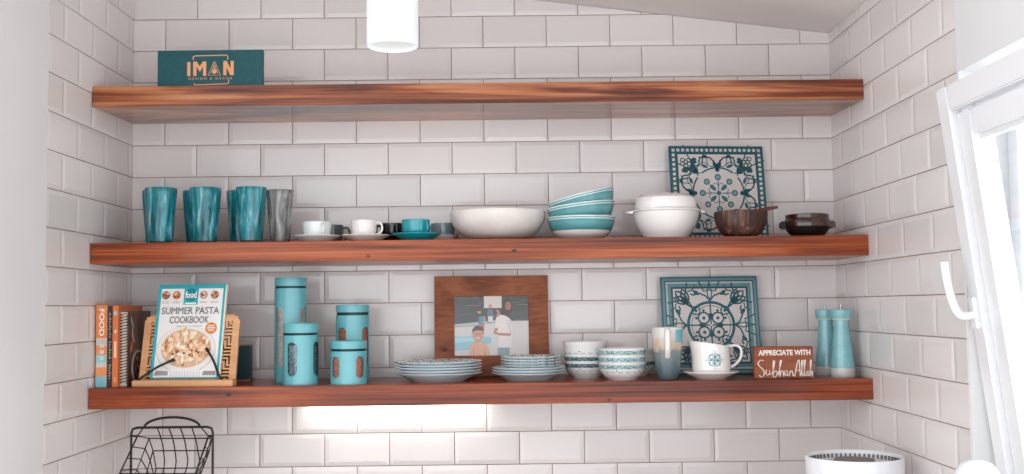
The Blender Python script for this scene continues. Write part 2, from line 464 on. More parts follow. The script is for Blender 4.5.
# ------------------------------------------------------------------ lamps
OPAL = mat('opal_lamp_glass', (200, 203, 206), rough=0.35, emit=(232, 238, 246), estr=0.30)
pend = thing('pendant_lamp', 'white opal cylinder pendant lamp hanging in front of the tiles', 'lamp', (X(392.5, 30, -.62), -.62, Zp(392.5, 47, -.62)))
pr = (X(418.3, 40, -.62) - X(367, 40, -.62)) / 2
lathe('lamp_shade', [(pr - .004, .010), (pr - .004, 0.003), (pr - .002, 0), (pr - .0005, .001), (pr, .004), (pr, .255), (pr - .004, .262), (0.0, .266)], OPAL, pend, n=64)
lathe('diffuser', [(0, .010), (pr * .62, .010), (pr - .004, .0085), (pr - .004, .012), (0, .014)], mat('lamp_diffuser', (196, 200, 198), rough=.4, emit=(226, 232, 230), estr=.30), pend, n=64)
cz = ceil_z(pend.location.x) - pend.location.z
tube('cable', [(0, 0, .266), (0, 0, cz)], .003, mat('white_cable', (225, 225, 225)), pend)
lathe('ceiling_rose', [(0, cz - .02), (.045, cz - .02), (.05, cz - .015), (.05, cz + .01), (0, cz + .01)], mat('white_cable'), pend)
ux0, ux1 = X(309, 405, -.04), X(483, 405, -.04)
led = thing('under_shelf_light', 'slim strip light under the lowest shelf washing the tiles', 'light', ((ux0 + ux1) / 2, -.034, ZB - STH))
hl = (ux1 - ux0) / 2
boxes('housing', [(-hl, hl, -.022, -.006, -.012, 0), (-hl - .006, -hl, -.022, .022, -.012, 0), (hl, hl + .006, -.022, .022, -.012, 0)], mat('lamp_housing', (210, 210, 210), rough=.4), led)
box('light_strip', (-hl, hl, -.006, .022, -.008, -.001), mat('led_strip', (255, 250, 242), emit=(255, 250, 244), estr=13.0), led)

# ================================================================== MIDDLE SHELF
def bowl_prof(r, h, foot, t=0.003, belly=0.55, steps=9, footh=0.004):
    """outer wall up, inner wall down; rounded sides"""
    out = [(0, footh), (foot * .92, footh), (foot * .95, 0), (foot, 0), (foot * 1.01, footh)]
    for k in range(1, steps + 1):
        s = k / steps
        out.append((foot + (r - foot) * math.sin(s * PI / 2) ** belly, footh + (h - footh) * (1 - math.cos(s * PI / 2)) ** 0.85))
    inn = [(r - t * .5, h + t * .4), (r - t, h)]
    for k in range(steps - 1, 0, -1):
        s = k / steps
        inn.append((foot + (r - foot) * math.sin(s * PI / 2) ** belly - t, footh + (h - footh) * (1 - math.cos(s * PI / 2)) ** 0.85 + t * .6))
    return out + inn + [(foot * .7, footh + t), (0, footh + t)]
def fit(u0, u1, vtop, y, z):
    """centre x, radius and height of a round thing that spans u0..u1 and reaches up to vtop, standing at depth y on height z"""
    a, b = X(u0, vtop, y), X(u1, vtop, y)
    return (a + b) / 2, (b - a) / 2, Zp((u0 + u1) / 2, vtop, y) - z
def handle_pts(r, z0, z1, out, a=0.0):
    ca, sa = math.cos(a), math.sin(a)
    rad = [(r * .97, z1), (r + out * .65, z1 + .001), (r + out, z1 - (z1 - z0) * .3), (r + out * .85, z0 + (z1 - z0) * .3), (r * .93, z0)]
    return smooth_path([(q * ca, q * sa, z) for q, z in rad], 6)

# --- IMAN box on the top shelf
TEAL_BOX = noisy('teal_card', [(0.3, (0, 68, 74)), (0.7, (0, 78, 84))], (60, 60, 60), rough=.55)
COPPER = (214, 152, 106)
PRINT = print_mat('matt_print', .5); GLOSSP = print_mat('glossy_print', .18, .4)
yb = -.328
xa, xb = X(157.5, 70, yb), X(263, 70, yb); hb_ = Zp(210, 50, yb) - ZT
t = thing('sign_board', 'teal sign board with copper IMAN lettering alone on the top shelf', 'sign', ((xa + xb) / 2, yb, ZT))
bw = xb - xa
box('panel', (-bw / 2, bw / 2, 0, .014, 0, hb_), TEAL_BOX, t, bev=.0012)
A = Art()
def iman(u, v): return ((u - 157.5) / 105.5, (86 - v) / 36.0)
pt = lambda u, v: iman(u, v)
def barp(u0, v0, u1, v1): A.polys(COPPER, [[pt(u0, v1), pt(u1, v1), pt(u1, v0), pt(u0, v0)]])
# crop pixels of the sign -> picture pixels
cx_ = lambda x: 140 + x * .16873
cy_ = lambda y: 30 + y * .16873
def strokec(L, wd): A.polys(COPPER, [[(p.x / 105.5, p.y / 36.0) for p in q] for q in ribbon([(cx_(x) - 157.5, 86 - cy_(y)) for x, y in L], wd)])
strokec([(280, 188), (280 + 22, 188), (302, 270), (280, 270)], .01)
A.items.pop()
def filc(L): A.poly(COPPER, [((cx_(x) - 157.5) / 105.5, (86 - cy_(y)) / 36.0) for x, y in L])
filc([(280, 188), (299, 188), (299, 270), (280, 270)])
filc([(316, 186), (335, 186), (335, 270), (316, 270)]); filc([(374, 186), (393, 186), (393, 270), (374, 270)])
filc([(316, 186), (336, 186), (360, 222), (355, 246)]); filc([(393, 186), (373, 186), (349, 222), (355, 246)])
filc([(494, 184), (513, 184), (513, 268), (494, 268)]); filc([(537, 184), (556, 184), (556, 268), (537, 268)])
filc([(494, 184), (514, 184), (556, 268), (536, 268)])
strokec([(441, 186), (404, 268), (478, 268), (441, 186)], .75)
strokec([(441, 206), (420, 258)], .5); strokec([(441, 206), (462, 258)], .5)
filc([(427, 240), (441, 228), (457, 240), (452, 254), (441, 262), (430, 254)]); filc([(438, 210), (444, 210), (443, 232), (439, 232)])
strokec([(316, 176), (316, 157), (326, 153), (514, 150), (520, 155), (520, 178)], .95)
strokec([(323, 312), (323, 320), (330, 323), (518, 318), (526, 314), (526, 294)], .95)
A.text(COPPER, 'DESIGN & DECOR', (cx_(418) - 157.5) / 105.5, (86 - cy_(287)) / 36.0, .088, sx=.42, spacing=1.5)
A.build('lettering', flat(bw, hb_, -.0003), PRINT, t)

# --- tumblers: twisted facets
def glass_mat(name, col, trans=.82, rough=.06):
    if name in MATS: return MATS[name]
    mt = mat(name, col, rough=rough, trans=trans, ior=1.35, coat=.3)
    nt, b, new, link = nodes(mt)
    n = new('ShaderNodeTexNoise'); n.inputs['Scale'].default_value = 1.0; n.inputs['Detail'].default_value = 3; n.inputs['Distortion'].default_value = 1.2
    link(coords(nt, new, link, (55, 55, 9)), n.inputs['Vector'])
    r = ramp(new('ShaderNodeValToRGB'), [(0.32, tuple(int(c * .5) for c in col)), (0.48, tuple(int(c * .85) for c in col)), (0.58, col), (0.70, tuple(int(c + (255 - c) * .6) for c in col))])  # pale streaks in the ramp paint highlights into the glass colour
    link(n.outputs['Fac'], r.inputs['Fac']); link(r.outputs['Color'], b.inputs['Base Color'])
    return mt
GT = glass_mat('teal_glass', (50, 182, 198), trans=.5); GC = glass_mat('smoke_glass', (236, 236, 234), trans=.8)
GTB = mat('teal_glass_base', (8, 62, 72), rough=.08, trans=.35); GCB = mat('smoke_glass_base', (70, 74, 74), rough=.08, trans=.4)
def tumbler(u0, u1, vtop, y, label, gm, bm, rz=0.0):
    cx, r, h = fit(u0, u1, vtop, y, ZM)
    t = thing('tumbler', label, 'tumbler', (cx, y, ZM), rz, 'tumblers on the middle shelf')
    rb = r * .72
    def rf(rr, z, a): return rr * (1 + .022 * math.cos(9 * a - z * 26) * min(1, z / .03) * max(0, 1 - max(0, z / h - .9) * 10))
    N = 12
    pr = [(rb + (r - rb) * k / N, .006 + (h - .006) * k / N) for k in range(N + 1)]
    pi_ = [(q - .0028, z) for q, z in reversed(pr)]
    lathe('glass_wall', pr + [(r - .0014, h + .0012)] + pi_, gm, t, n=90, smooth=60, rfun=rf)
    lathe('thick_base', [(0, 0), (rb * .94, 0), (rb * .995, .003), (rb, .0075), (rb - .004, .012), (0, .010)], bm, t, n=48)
    return t
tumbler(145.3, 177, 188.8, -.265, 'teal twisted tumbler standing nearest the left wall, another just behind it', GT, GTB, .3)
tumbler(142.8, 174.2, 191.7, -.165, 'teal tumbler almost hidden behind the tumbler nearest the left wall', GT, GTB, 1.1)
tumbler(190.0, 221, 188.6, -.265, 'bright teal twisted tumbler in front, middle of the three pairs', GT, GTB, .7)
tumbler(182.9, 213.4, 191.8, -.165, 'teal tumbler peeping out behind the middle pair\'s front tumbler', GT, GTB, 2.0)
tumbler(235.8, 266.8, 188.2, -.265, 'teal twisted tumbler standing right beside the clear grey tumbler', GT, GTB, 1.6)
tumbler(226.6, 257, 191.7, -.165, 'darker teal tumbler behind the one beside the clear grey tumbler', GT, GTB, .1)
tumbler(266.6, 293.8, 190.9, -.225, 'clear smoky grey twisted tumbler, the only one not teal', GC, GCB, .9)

# --- cups and saucers
def china(name, col): return mat(name, col, rough=.16, coat=.4)
CW, CWW, CTEAL = china('pale_blue_white_china', (222, 226, 226)), china('warm_white_china', (232, 226, 222)), china('teal_china', (18, 150, 162))
CGREY, CBLACK, CBLUEG = china('dark_grey_china', (84, 88, 90)), china('black_china', (14, 14, 15)), china('grey_blue_china', (122, 140, 146))
def saucer(u0, u1, v, y, label, m, z=None, name='saucer', cat='saucer', group='cups and saucers', h=None):
    z = ZM if z is None else z
    cx, r, hh = fit(u0, u1, v, y, z)
    h = hh if h is None else h
    o = lathe(name, [(0, .004), (r * .48, .004), (r * .5, 0), (r * .55, 0), (r * .6, .004), (r * .85, h * .62), (r, h - .001), (r * .995, h + .001), (r * .84, h * .62 + .003), (r * .58, .0075), (0, .007)], m, n=56)
    o.location = (cx, y, z)
    tag(o, label, cat, group); return o, h
def cup(u0, u1, vtop, y, zb, label, m, ang, hl=.020, group='cups and saucers', foot=.62):
    cx, r, h = fit(u0, u1, vtop, y, zb)
    t = thing('cup', label, 'cup', (cx, y, zb), 0, group)
    lathe('cup_bowl', bowl_prof(r, h, r * foot, t=.0028, belly=.42), m, t, n=48)
    tube('handle', handle_pts(r, h * .22, h * .86, hl, ang), .0035, m, t, n=8)
    return t
D2 = math.radians
s, h = saucer(293.5, 340.3, 236, -.235, 'pale bluish white saucer next to the clear grey tumbler', CW)
cup(302.7, 331.6, 222.3, -.235, ZM + .0075, 'plain white cup on the saucer next to the clear tumbler', CW, D2(-62))
s, h = saucer(341.2, 389.6, 235.6, -.235, 'warm white saucer between the pale blue and the teal saucer', CWW)
cup(351, 377, 220.7, -.235, ZM + .0075, 'white cup with its loop handle in front of the black cup', CWW, D2(-12), .017)
cup(321, 343.5, 225.6, -.09, ZM, 'dark grey cup half hidden behind the plain white cup', CGREY, D2(-8), .020)
s, h = saucer(376, 412, 236.5, -.085, 'black saucer in shadow behind the teal saucer', CBLACK)
cup(380, 404, 224.0, -.085, ZM + .0075, 'black cup standing behind the white and teal cups', CBLACK, D2(200), .012)
s, h = saucer(392.5, 441, 234.0, -.235, 'glossy teal saucer beside the large white bowl', CTEAL)
cup(401.7, 430, 220.3, -.235, ZM + .0075, 'glossy teal cup on the teal saucer', CTEAL, D2(-48), .014)
s, h = saucer(426.5, 459, 235.8, -.085, 'white saucer under the grey blue cup near the wall', CWW)
cup(430.5, 455, 224.0, -.085, ZM + .0085, 'grey blue cup behind the teal cup, partly covered by the white bowl', CBLUEG, D2(170), .006)

# --- large white bowl
CBOWL = noisy('offwhite_stoneware', [(0.3, (212, 204, 198)), (0.7, (228, 222, 217))], (14, 14, 14), rough=.3)
cx, r, h = fit(449.3, 546.3, 212.5, -.172, ZM)
o = lathe('serving_bowl', bowl_prof(r, h, r * .42, t=.005, belly=.9), CBOWL, n=72); o.location = (cx, -.172, ZM)
tag(o, 'large wide off-white serving bowl between the cups and the teal bowls', 'bowl')

# --- three teal bowls, nested and tilting
def teal_glaze():
    mt = bands('teal_band_glaze', [(0, (228, 222, 217)), (.40, (228, 222, 217)), (.405, (66, 132, 136)), (.7, (92, 156, 160)), (.87, (82, 148, 152)), (.875, (214, 222, 220)), (.905, (214, 222, 220)), (.91, (96, 166, 170)), (.965, (100, 170, 174)), (.97, (226, 226, 223))], .0667, rough=.18, coat=.5, noise=.02, nscale=14)
    return mt
TG = teal_glaze()
cx, r, h1 = fit(547, 615.3, 215.3, -.20, ZM)
def teal_bowl(loc, ry, label):
    pr = [(0, .004), (.048, .004), (.05, 0), (.056, 0), (.057, .004), (.073, .011), (.084, .022), (.0915, .036), (.0962, .05), (.1, .0667), (.0988, .068), (.0975, .0667), (.0938, .05), (.089, .036), (.0815, .0235), (.071, .014), (.05, .008), (0, .007)]
    k = r / .1
    o = lathe('cereal_bowl', [(a * k, b) for a, b in pr], TG, n=64)
    o.location = loc; o.rotation_euler = (0, ry, 0)
    tag(o, label, 'bowl', 'stacked teal banded bowls')
teal_bowl((cx, -.20, ZM), 0, 'lowest bowl of the teal banded stack, standing level with white base')
zc2 = Zp(581, 205.2, -.20) - .0667; zc3 = Zp(581, 195.6, -.20) - .0667
teal_bowl((cx + .0667 * math.sin(D2(8.6)) * .55, -.20, zc2), -D2(6.5), 'middle bowl of the teal banded stack, slightly tilted')
teal_bowl((cx + .0667 * math.sin(D2(16)) * .75 + .0005, -.20, zc3), -D2(13.5), 'topmost bowl of the teal banded stack, tilted steeply up')

# --- covered white dish
CD = china('white_porcelain', (234, 230, 227))
cx, r, h = fit(632.5, 699, 213, -.20, ZM)
t = thing('covered_dish', 'white lidded casserole dish in front of the patterned tile', 'dish', (cx, -.20, ZM))
bp_ = lathe('dish_body', [(0, .003), (r * .60, .003), (r * .62, 0), (r * .66, 0), (r * .665, .006), (r * .76, h * .22), (r * .885, h * .5), (r * .97, h * .82), (r, h), (r * 1.06, h + .003), (r * 1.06, h + .006), (r * .97, h + .006), (r * .93, h * .82), (r * .84, h * .5), (r * .71, h * .25), (r * .6, .008), (0, .008)], CD, t, n=64)
for sgn in (-1, 1):
    V, Fc = [], []
    outer = [(sgn * (r * 1.02 + (X(705, 210, -.2) - X(699, 210, -.2)) * 1.15 * math.cos(a)), .030 * math.sin(a)) for a in [(-PI / 2 + PI * k / 10) for k in range(11)]]
    n_ = len(outer)
    V = [(x, y, h + .004) for x, y in outer] + [(x * .985, y, h - .003) for x, y in outer]
    Fc = [tuple(range(n_)), tuple(range(n_, 2 * n_))] + [(k, (k + 1) % n_, n_ + (k + 1) % n_, n_ + k) for k in range(n_)]
    from_vf('lug_handle', V, Fc, CD, t)
lh = Zp(665, 194.2, -.20) - ZM
lathe('lid', [(r * .95, h + .0065), (r * .965, h + .010), (r * .93, h + .012), (r * .925, h + (lh - h) * .42), (r * .93, h + (lh - h) * .46), (r * .885, h + (lh - h) * .76), (r * .74, h + (lh - h) * .94), (r * .45, lh), (r * .18, lh + .001), (0, lh + .001)], CD, t, n=64)
lathe('lid_knob', [(r * .14, lh - .002), (r * .13, lh + .001), (r * .16, lh + .003), (r * .14, lh + .005), (0, lh + .0055)], CD, t, n=32)

# --- leaning patterned ceramic tiles
TE, TD, TWH = (28, 92, 104), (18, 72, 84), (206, 200, 196)
def rotp(pts, k): 
    a = k * PI / 2; c, s_ = math.cos(a), math.sin(a)
    return [(x * c - y * s_, x * s_ + y * c) for x, y in pts]
def leaf(cx, cy, L, wd, ang, n=8):
    a = math.radians(ang); ca, sa = math.cos(a), math.sin(a); up, dn = [], []
    for k in range(n + 1):
        s_ = k / n; h_ = wd * math.sin(PI * s_) ** .8
        up.append((s_ * L, h_)); dn.append((s_ * L, -h_))
    P_ = up + dn[::-1][1:-1]
    return [(cx + x * ca - y * sa, cy + x * sa + y * ca) for x, y in P_]
def art_scroll():
    A = Art(); A.poly(TD, rect(-1, -1, 1, 1)); A.poly(TE, rect(-.985, -.985, .985, .985))
    sq = []
    for k in range(19):
        q = -.91 + k * .1011
        for (x, y) in ((q, .915), (q, -.915), (.915, q), (-.915, q)): sq.append(rect(x - .03, y - .03, x + .03, y + .03))
    A.polys(TWH, sq); A.poly(TD, rect(-.855, -.855, .855, .855)); A.poly(TWH, rect(-.825, -.825, .825, .825))
    L = []
    for k in range(4):
        for mir in (1, -1):
            f = lambda pts: rotp([(mir * x, y) for x, y in pts], k)
            # heart scroll over each side
            L += [f(q) for q in ribbon([(0, .47), (.03, .62), (.12, .74), (.26, .79), (.36, .74), (.38, .66), (.32, .62), (.27, 0.8910)], .032)]
            L += [f(q) for q in ribbon([(.02, .60), (.12, .56), (.2, .6), (.24, 0.9180)], .02)]
            L.append(f(leaf(.0, .50, .2, .045, 66))); L.append(f(leaf(.30, .80, .1, .03, 200)))
            # ring arcs and corner stems
            L += [f(q) for q in ribbon(arc(0, 0, .54, 52, 84, 8), 0.0351)]
            L += [f(q) for q in ribbon([(.36, .42), (.46, .44), (.52, .52), (.50, .62), (.58, .72), (.70, 1.0260)], .026)]
            L.append(f(leaf(.40, .44, .17, .05, 10))); L.append(f(leaf(.50, .56, .17, .045, -28)))
            L += [f(q) for q in ribbon(arc(.66, .46, .085, 0, 300, 12), 0.0324)]
            L.append(f(disc(.66, .46, .035, 10))); L.append(f(leaf(.56, .66, .15, .05, 150)))
            L.append(f(leaf(.6, .34, .16, .035, 250)))
            L += [f(q) for q in ribbon([(.60, .18), (.66, .27), (.60, .36), (.50, 0.4860)], .02)]
            L += [f(q) for q in ribbon([(.55, .03), (.68, .06), (.76, .16), (.76, 0.3780)], .03)]
        f = lambda pts: rotp(pts, k)
        for (a, rr) in ((0, 0), (60, .075), (120, .075), (180, .075), (240, .075), (300, .075)):
            L += [f(q) for q in ribbon(arc(.66 + rr * math.cos(D2(a)), .66 + rr * math.sin(D2(a)), .045, 0, 360, 10), 0.0216)]
        L.append(f(disc(0, .5, .05, 10))); L.append(f(disc(0, .6, .03, 10)))
    A.polys(TE, L)
    # centre: eight ringed buds and a star
    B, C_ = [], []
    for k in range(8):
        a = k * 45; x, y = .34 * math.cos(D2(a)), .34 * math.sin(D2(a))
        B.append(disc(x, y, .068, 14)); C_.append(disc(x, y, .04, 12))
        if k % 2: B.append(leaf(.07 * math.cos(D2(a)), .07 * math.sin(D2(a)), .19, .042, a))
        else: B += ribbon([(.06 * math.cos(D2(a)), .06 * math.sin(D2(a))), (.27 * math.cos(D2(a)), .27 * math.sin(D2(a)))], .022)
        B += ribbon(arc(.17 * math.cos(D2(a + 22.5)), .17 * math.sin(D2(a + 22.5)), .05, a - 80, a + 125, 8), .015)
    B.append(disc(0, 0, .05)); A.polys((52, 102, 112), B); A.polys((120, 150, 154), C_)
    return A
def art_medallion():
    A = Art(); TM = (92, 138, 144)
    A.poly(TE, rect(-1, -1, 1, 1)); A.poly(TM, rect(-.975, -.975, .975, .975)); A.poly(TD, rect(-.92, -.92, .92, .92)); A.poly((176, 184, 184), rect(-.90, -.90, .90, .90))
    A.poly(TM, rect(-.86, -.86, .86, .86)); A.poly(TD, rect(-.79, -.79, .79, .79)); A.poly(TWH, rect(-.755, -.755, .755, .755))
    L, H = [], []
    L += ribbon(arc(0, 0, .47, 0, 360, 40), .058)
    L += ribbon(arc(0, 0, .40, 0, 360, 40), .014)
    for k in range(4):
        f = lambda pts: rotp(pts, k)
        L += [f(q) for q in ribbon([(0, .02), (0, 0.5625)], .03)]
        L += [f(q) for q in ribbon(arc(.145, .145, .115, 0, 360, 16), 0.0350)]
        L.append(f(disc(.145, .145, .035, 10))); L.append(f(disc(.145, .30, .03, 10))); L.append(f(disc(.30, .145, .03, 10)))
        L.append(f(leaf(0, .12, .14, .05, 90)))
        L += [f(q) for q in ribbon(arc(.30, .30, .085, 0, 360, 14), 0.0275)]; L.append(f(disc(.30, .30, .03, 8)))
        for mir in (1, -1):
            g = lambda pts: rotp([(mir * x, y) for x, y in pts], k)
            L += [g(q) for q in ribbon([(.0, .50), (.08, .60), (.22, .66), (.34, .62), (.40, 0.6500)], .034)]
            L += [g(q) for q in ribbon([(.0, .73), (.12, .70), (.22, 0.9250)], .03)]
            L += [g(q) for q in ribbon([(.02, .56), (.05, .66), (.0, 0.9000)], .024)]
            L += [g(q) for q in ribbon([(.36, .36), (.48, .44), (.52, .58), (.46, 0.8750)], .034)]
            L += [g(q) for q in ribbon([(.46, .70), (.36, .72), (.30, 0.8250)], .03)]
            L.append(g(leaf(.22, .62, .16, .04, 40)))
        # corner tulip
        L += [f(q) for q in ribbon([(.35, .35), (.56, 0.7000)], .03)]
        for da, ln, wd in ((-24, .30, .07), (0, .34, .075), (24, .30, .07)):
            pts = leaf(.46, .46, ln, wd, 45 + da)
            L += [f(q) for q in ribbon(pts, 0.0375, True)]
        L.append(f(leaf(.5, .5, .17, .03, 45)))
    A.polys(TE, L)
    return A
def leaning(name, label, cat, uc, wd, ht, th, y_foot, lean, yaw, z, group=None):
    """board whose lower front edge stands at y_foot, leaning back; origin at the middle of that edge"""
    t = thing(name, label, cat, (X(uc, 300, y_foot), y_foot, z + th * math.sin(lean)), yaw, group, rx=-lean)
    return t
def deco_tile(label, uc, yf, lean, yaw, z, A, wd=.297):
    t = leaning('decorative_tile', label, 'tile', uc, wd, wd, .010, yf, lean, yaw, z, 'patterned ceramic tiles leaning on the wall')
    box('ceramic_slab', (-wd / 2, wd / 2, 0, .010, 0, wd), china('tile_slab', (40, 100, 110)), t, bev=.001)
    A.build('painted_pattern', lambda a, b, e: (a * wd / 2 * .997, -e - .0002, (b * .997 + 1) * wd / 2), print_mat('tile_glaze_print', .3, .2), t, step=.00004)
deco_tile('teal scrollwork tile with a checked border, leaning behind the coconut bowl', 723.5, -.075, D2(8), D2(7), ZM, art_scroll(), .300)
deco_tile('teal medallion tile with a banded border, leaning behind the white jug', 712.5, -.085, D2(9), D2(3), ZB, art_medallion(), .300)

# --- coconut bowl with a spoon
COCO = noisy('coconut_shell', [(0.25, (32, 18, 14)), (0.5, (66, 42, 34)), (0.62, (104, 72, 58)), (0.74, (160, 124, 102))], (60, 60, 18), detail=6, dist=.6, rough=.5, bump=.4)
cx, r, h = fit(714, 767, 212.3, -.262, ZM)
o = lathe('coconut_bowl', bowl_prof(r, h, r * .42, t=.004, belly=.72, footh=.0008), COCO, n=56, rfun=lambda q, z, a: q * (1 + .012 * math.sin(3 * a + 1)))
o.location = (cx, -.262, ZM); tag(o, 'rough dark brown coconut shell bowl holding a wooden spoon', 'bowl')
p1 = P(777.5, 207.2, -.255); pr1 = Vector((cx + r * .99, -.258, ZM + h + .0095)); dv = (p1 - pr1) / (p1 - pr1).length; p0 = pr1 - dv * (r * .95); dv = p1 - p0
t = thing('wooden_spoon', 'small dark wooden spoon resting in the coconut bowl', 'spoon', p0)
SPW = noisy('dark_spoon_wood', [(0.3, (70, 36, 24)), (0.7, (104, 60, 42))], (20, 20, 20), rough=.5)
tube('spoon_handle', [dv * s_ for s_ in (0, .25, .5, .75, 1)], .004, SPW, t, radii=[.003, .0035, .004, .0055, .004])
V, Fc = tube_vf([dv * s_ for s_ in (-.30, -.24, -.16, -.06, 0)], .01, 12, radii=[.004, .010, .013, .010, .004])
from_vf('spoon_scoop', [tuple(v) for v in V], Fc, SPW, t, 60)

# --- brown lidded pot
BROWN = noisy('brown_treacle_glaze', [(0.3, (34, 16, 12)), (0.6, (64, 32, 24)), (0.8, (92, 54, 42))], (16, 16, 16), rough=.14, coat=.6)
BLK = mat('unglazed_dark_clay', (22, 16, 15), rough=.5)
cx, r, h = fit(784.5, 829.5, 214.5, -.24, ZM)
t = thing('lidded_pot', 'small glossy brown pot with two lugs and a flat lid', 'pot', (cx, -.24, ZM))
lathe('pot_base', [(0, .001), (r * .62, 0), (r * .70, .002), (r * .9, h * .28), (r * 1.0, h * .44), (0, h * .44)], BLK, t, n=48)
lathe('pot_rim', [(r * 1.0, h * .43), (r * 1.02, h * .5), (r * 1.0, h * .74), (r * .95, h * .80), (0, h * .80)], BROWN, t, n=48)
lathe('pot_lid', [(r * .93, h * .78), (r * .95, h * .84), (r * .94, h * .98), (r * .90, h), (r * .6, h * .99), (0, h * .985)], BROWN, t, n=48)
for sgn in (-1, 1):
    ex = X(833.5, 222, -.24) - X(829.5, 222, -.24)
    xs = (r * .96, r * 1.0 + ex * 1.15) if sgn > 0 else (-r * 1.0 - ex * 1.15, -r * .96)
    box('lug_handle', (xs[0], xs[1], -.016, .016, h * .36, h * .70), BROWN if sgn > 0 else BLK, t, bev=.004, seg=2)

# ================================================================== LOWEST SHELF
PAGES = mat('page_edges', (226, 218, 204), rough=.8)
def book(u0, u1, vtop, y, depth, label, col, name='book'):
    x0, x1 = X(u0, 345, y), X(u1, 345, y) - .0006
    h = Zp((u0 + u1) / 2, vtop, y) - ZB
    t = thing(name, label, 'book', ((x0 + x1) / 2, y, ZB), 0, 'cookbooks in a row by the left wall')
    w_ = x1 - x0
    cm = mat('cover_%d_%d_%d' % col, col, rough=.4, coat=.15)
    boxes('cover', [(-w_ / 2, w_ / 2, 0, .003, 0, h), (-w_ / 2, -w_ / 2 + .002, .003, depth, 0, h), (w_ / 2 - .002, w_ / 2, .003, depth, 0, h)], cm, t)
    box('pages', (-w_ / 2 + .0022, w_ / 2 - .0022, .0035, depth - .004, .004, h - .004), PAGES, t)
    return t, w_, h
t, w_, h = book(95.8, 107.2, 305.2, -.305, .20, 'thick orange book with FOOD in white on its spine', (214, 126, 72))
A = Art()
for (za, zb, c_) in ((.0, .13, (120, 186, 198)), (.13, .24, (222, 140, 86)), (.24, .30, (198, 190, 184)), (.30, .39, (134, 192, 202)), (.39, .50, (220, 138, 84)), (.50, .60, (196, 182, 172))):
    A.poly(c_, rect(.03, za, .97, zb))
for k in range(4):
    A.poly((206, 198, 190), rect(.36, .255 + k * .075, .72, .275 + k * .075 + .028))
A.text((238, 232, 226), 'FOOD', .5, .79, 1.0, rot=-90, bold=.02)
it = A.items.pop(); A.polys(it[0], [[(.5 + (x - .5) * .62, .79 + (y - .79) * .118) for x, y in p] for p in it[1]])
A.build('spine_print', flat(w_, h, -.0002), GLOSSP, t)
t, w_, h = book(107.3, 112.3, 306.5, -.303, .19, 'thin black book with tiny pale lettering between two orange books', (30, 32, 34))
A = Art()
for k in range(26):
    if k in (6, 7, 15): continue
    A.poly((150, 152, 150), rect(.36, .10 + k * .032, .36 + .2 + .12 * ((k * 7) % 3), .10 + k * .032 + .018))
A.build('spine_print', flat(w_, h, -.0002), GLOSSP, t)
t, w_, h = book(112.4, 118.4, 305.6, -.303, .20, 'slim orange book with a small blue dot beside the spiral-bound one', (206, 108, 56))
A = Art(); A.poly((206, 108, 56), rect(.02, .01, .98, .99)); A.poly((120, 186, 204), disc(.5, .905, .28, 14, .030)); A.poly((226, 214, 202), disc(.5, .68, .16, 10, .022))
A.poly((232, 206, 182), rect(.34, .36, .66, .56)); A.poly((226, 160, 110), rect(.4, .06, .6, .12))
A.build('spine_print', flat(w_, h, -.0002), GLOSSP, t)
# spiral-bound book: right cover shows in perspective
x0, x1 = X(118.8, 345, -.30), X(127.3, 345, -.30); h = Zp(123, 311.2, -.30) - ZB; w_ = x1 - x0
t = thing('spiral_book', 'white spiral-bound book with a brown food photo cover', 'book', ((x0 + x1) / 2, -.30, ZB), 0, 'cookbooks in a row by the left wall')
box('page_block', (-w_ / 2 + .002, w_ / 2 - .002, .010, .195, .002, h - .003), PAGES, t)
cb = noisy('brown_photo_cover', [(0.25, (42, 28, 24)), (0.5, (84, 58, 48)), (0.7, (122, 88, 72)), (0.85, (168, 128, 102))], (14, 14, 9), detail=5, dist=.8, rough=.3, coat=.3)
box('front_cover', (w_ / 2 - .0018, w_ / 2, .004, .20, 0, h), cb, t); box('back_cover', (-w_ / 2, -w_ / 2 + .0018, .004, .20, 0, h), mat('cover_206_108_56'), t)
A = Art()
A.poly((206, 204, 200), disc(.45, .245, .29, 24, .235)); A.poly((104, 66, 48), disc(.47, .245, .25, 24, .20))
for k in range(14):
    random.seed(k); A.poly(((150, 96, 66), (78, 46, 34), (176, 128, 92))[k % 3], disc(.47 + random.uniform(-.16, .16), .245 + random.uniform(-.13, .13), .05, 8, .032))
random.seed(5)
A.stroke((214, 210, 204), [(.1, .92), (.2, .8), (.16, .70), (.26, .58)], .03); A.poly((196, 104, 60), [(.05, .42), (.2, .50), (.22, .62), (.1, .56)])
A.build('cover_print', lambda a, b, e: (w_ / 2 + e + .0002, .004 + a * .196, b * h), GLOSSP, t)
pts = []
n_r = 24
for k in range(n_r * 10):
    a = 2 * PI * k / 10
    pts.append((w_ * .47 * math.cos(a), .006 + .006 * math.sin(a), .008 + (h - .014) * k / (n_r * 10)))
tube('wire_coil', pts, .0014, mat('dark_coil', (64, 60, 58), rough=.35), t, n=5)

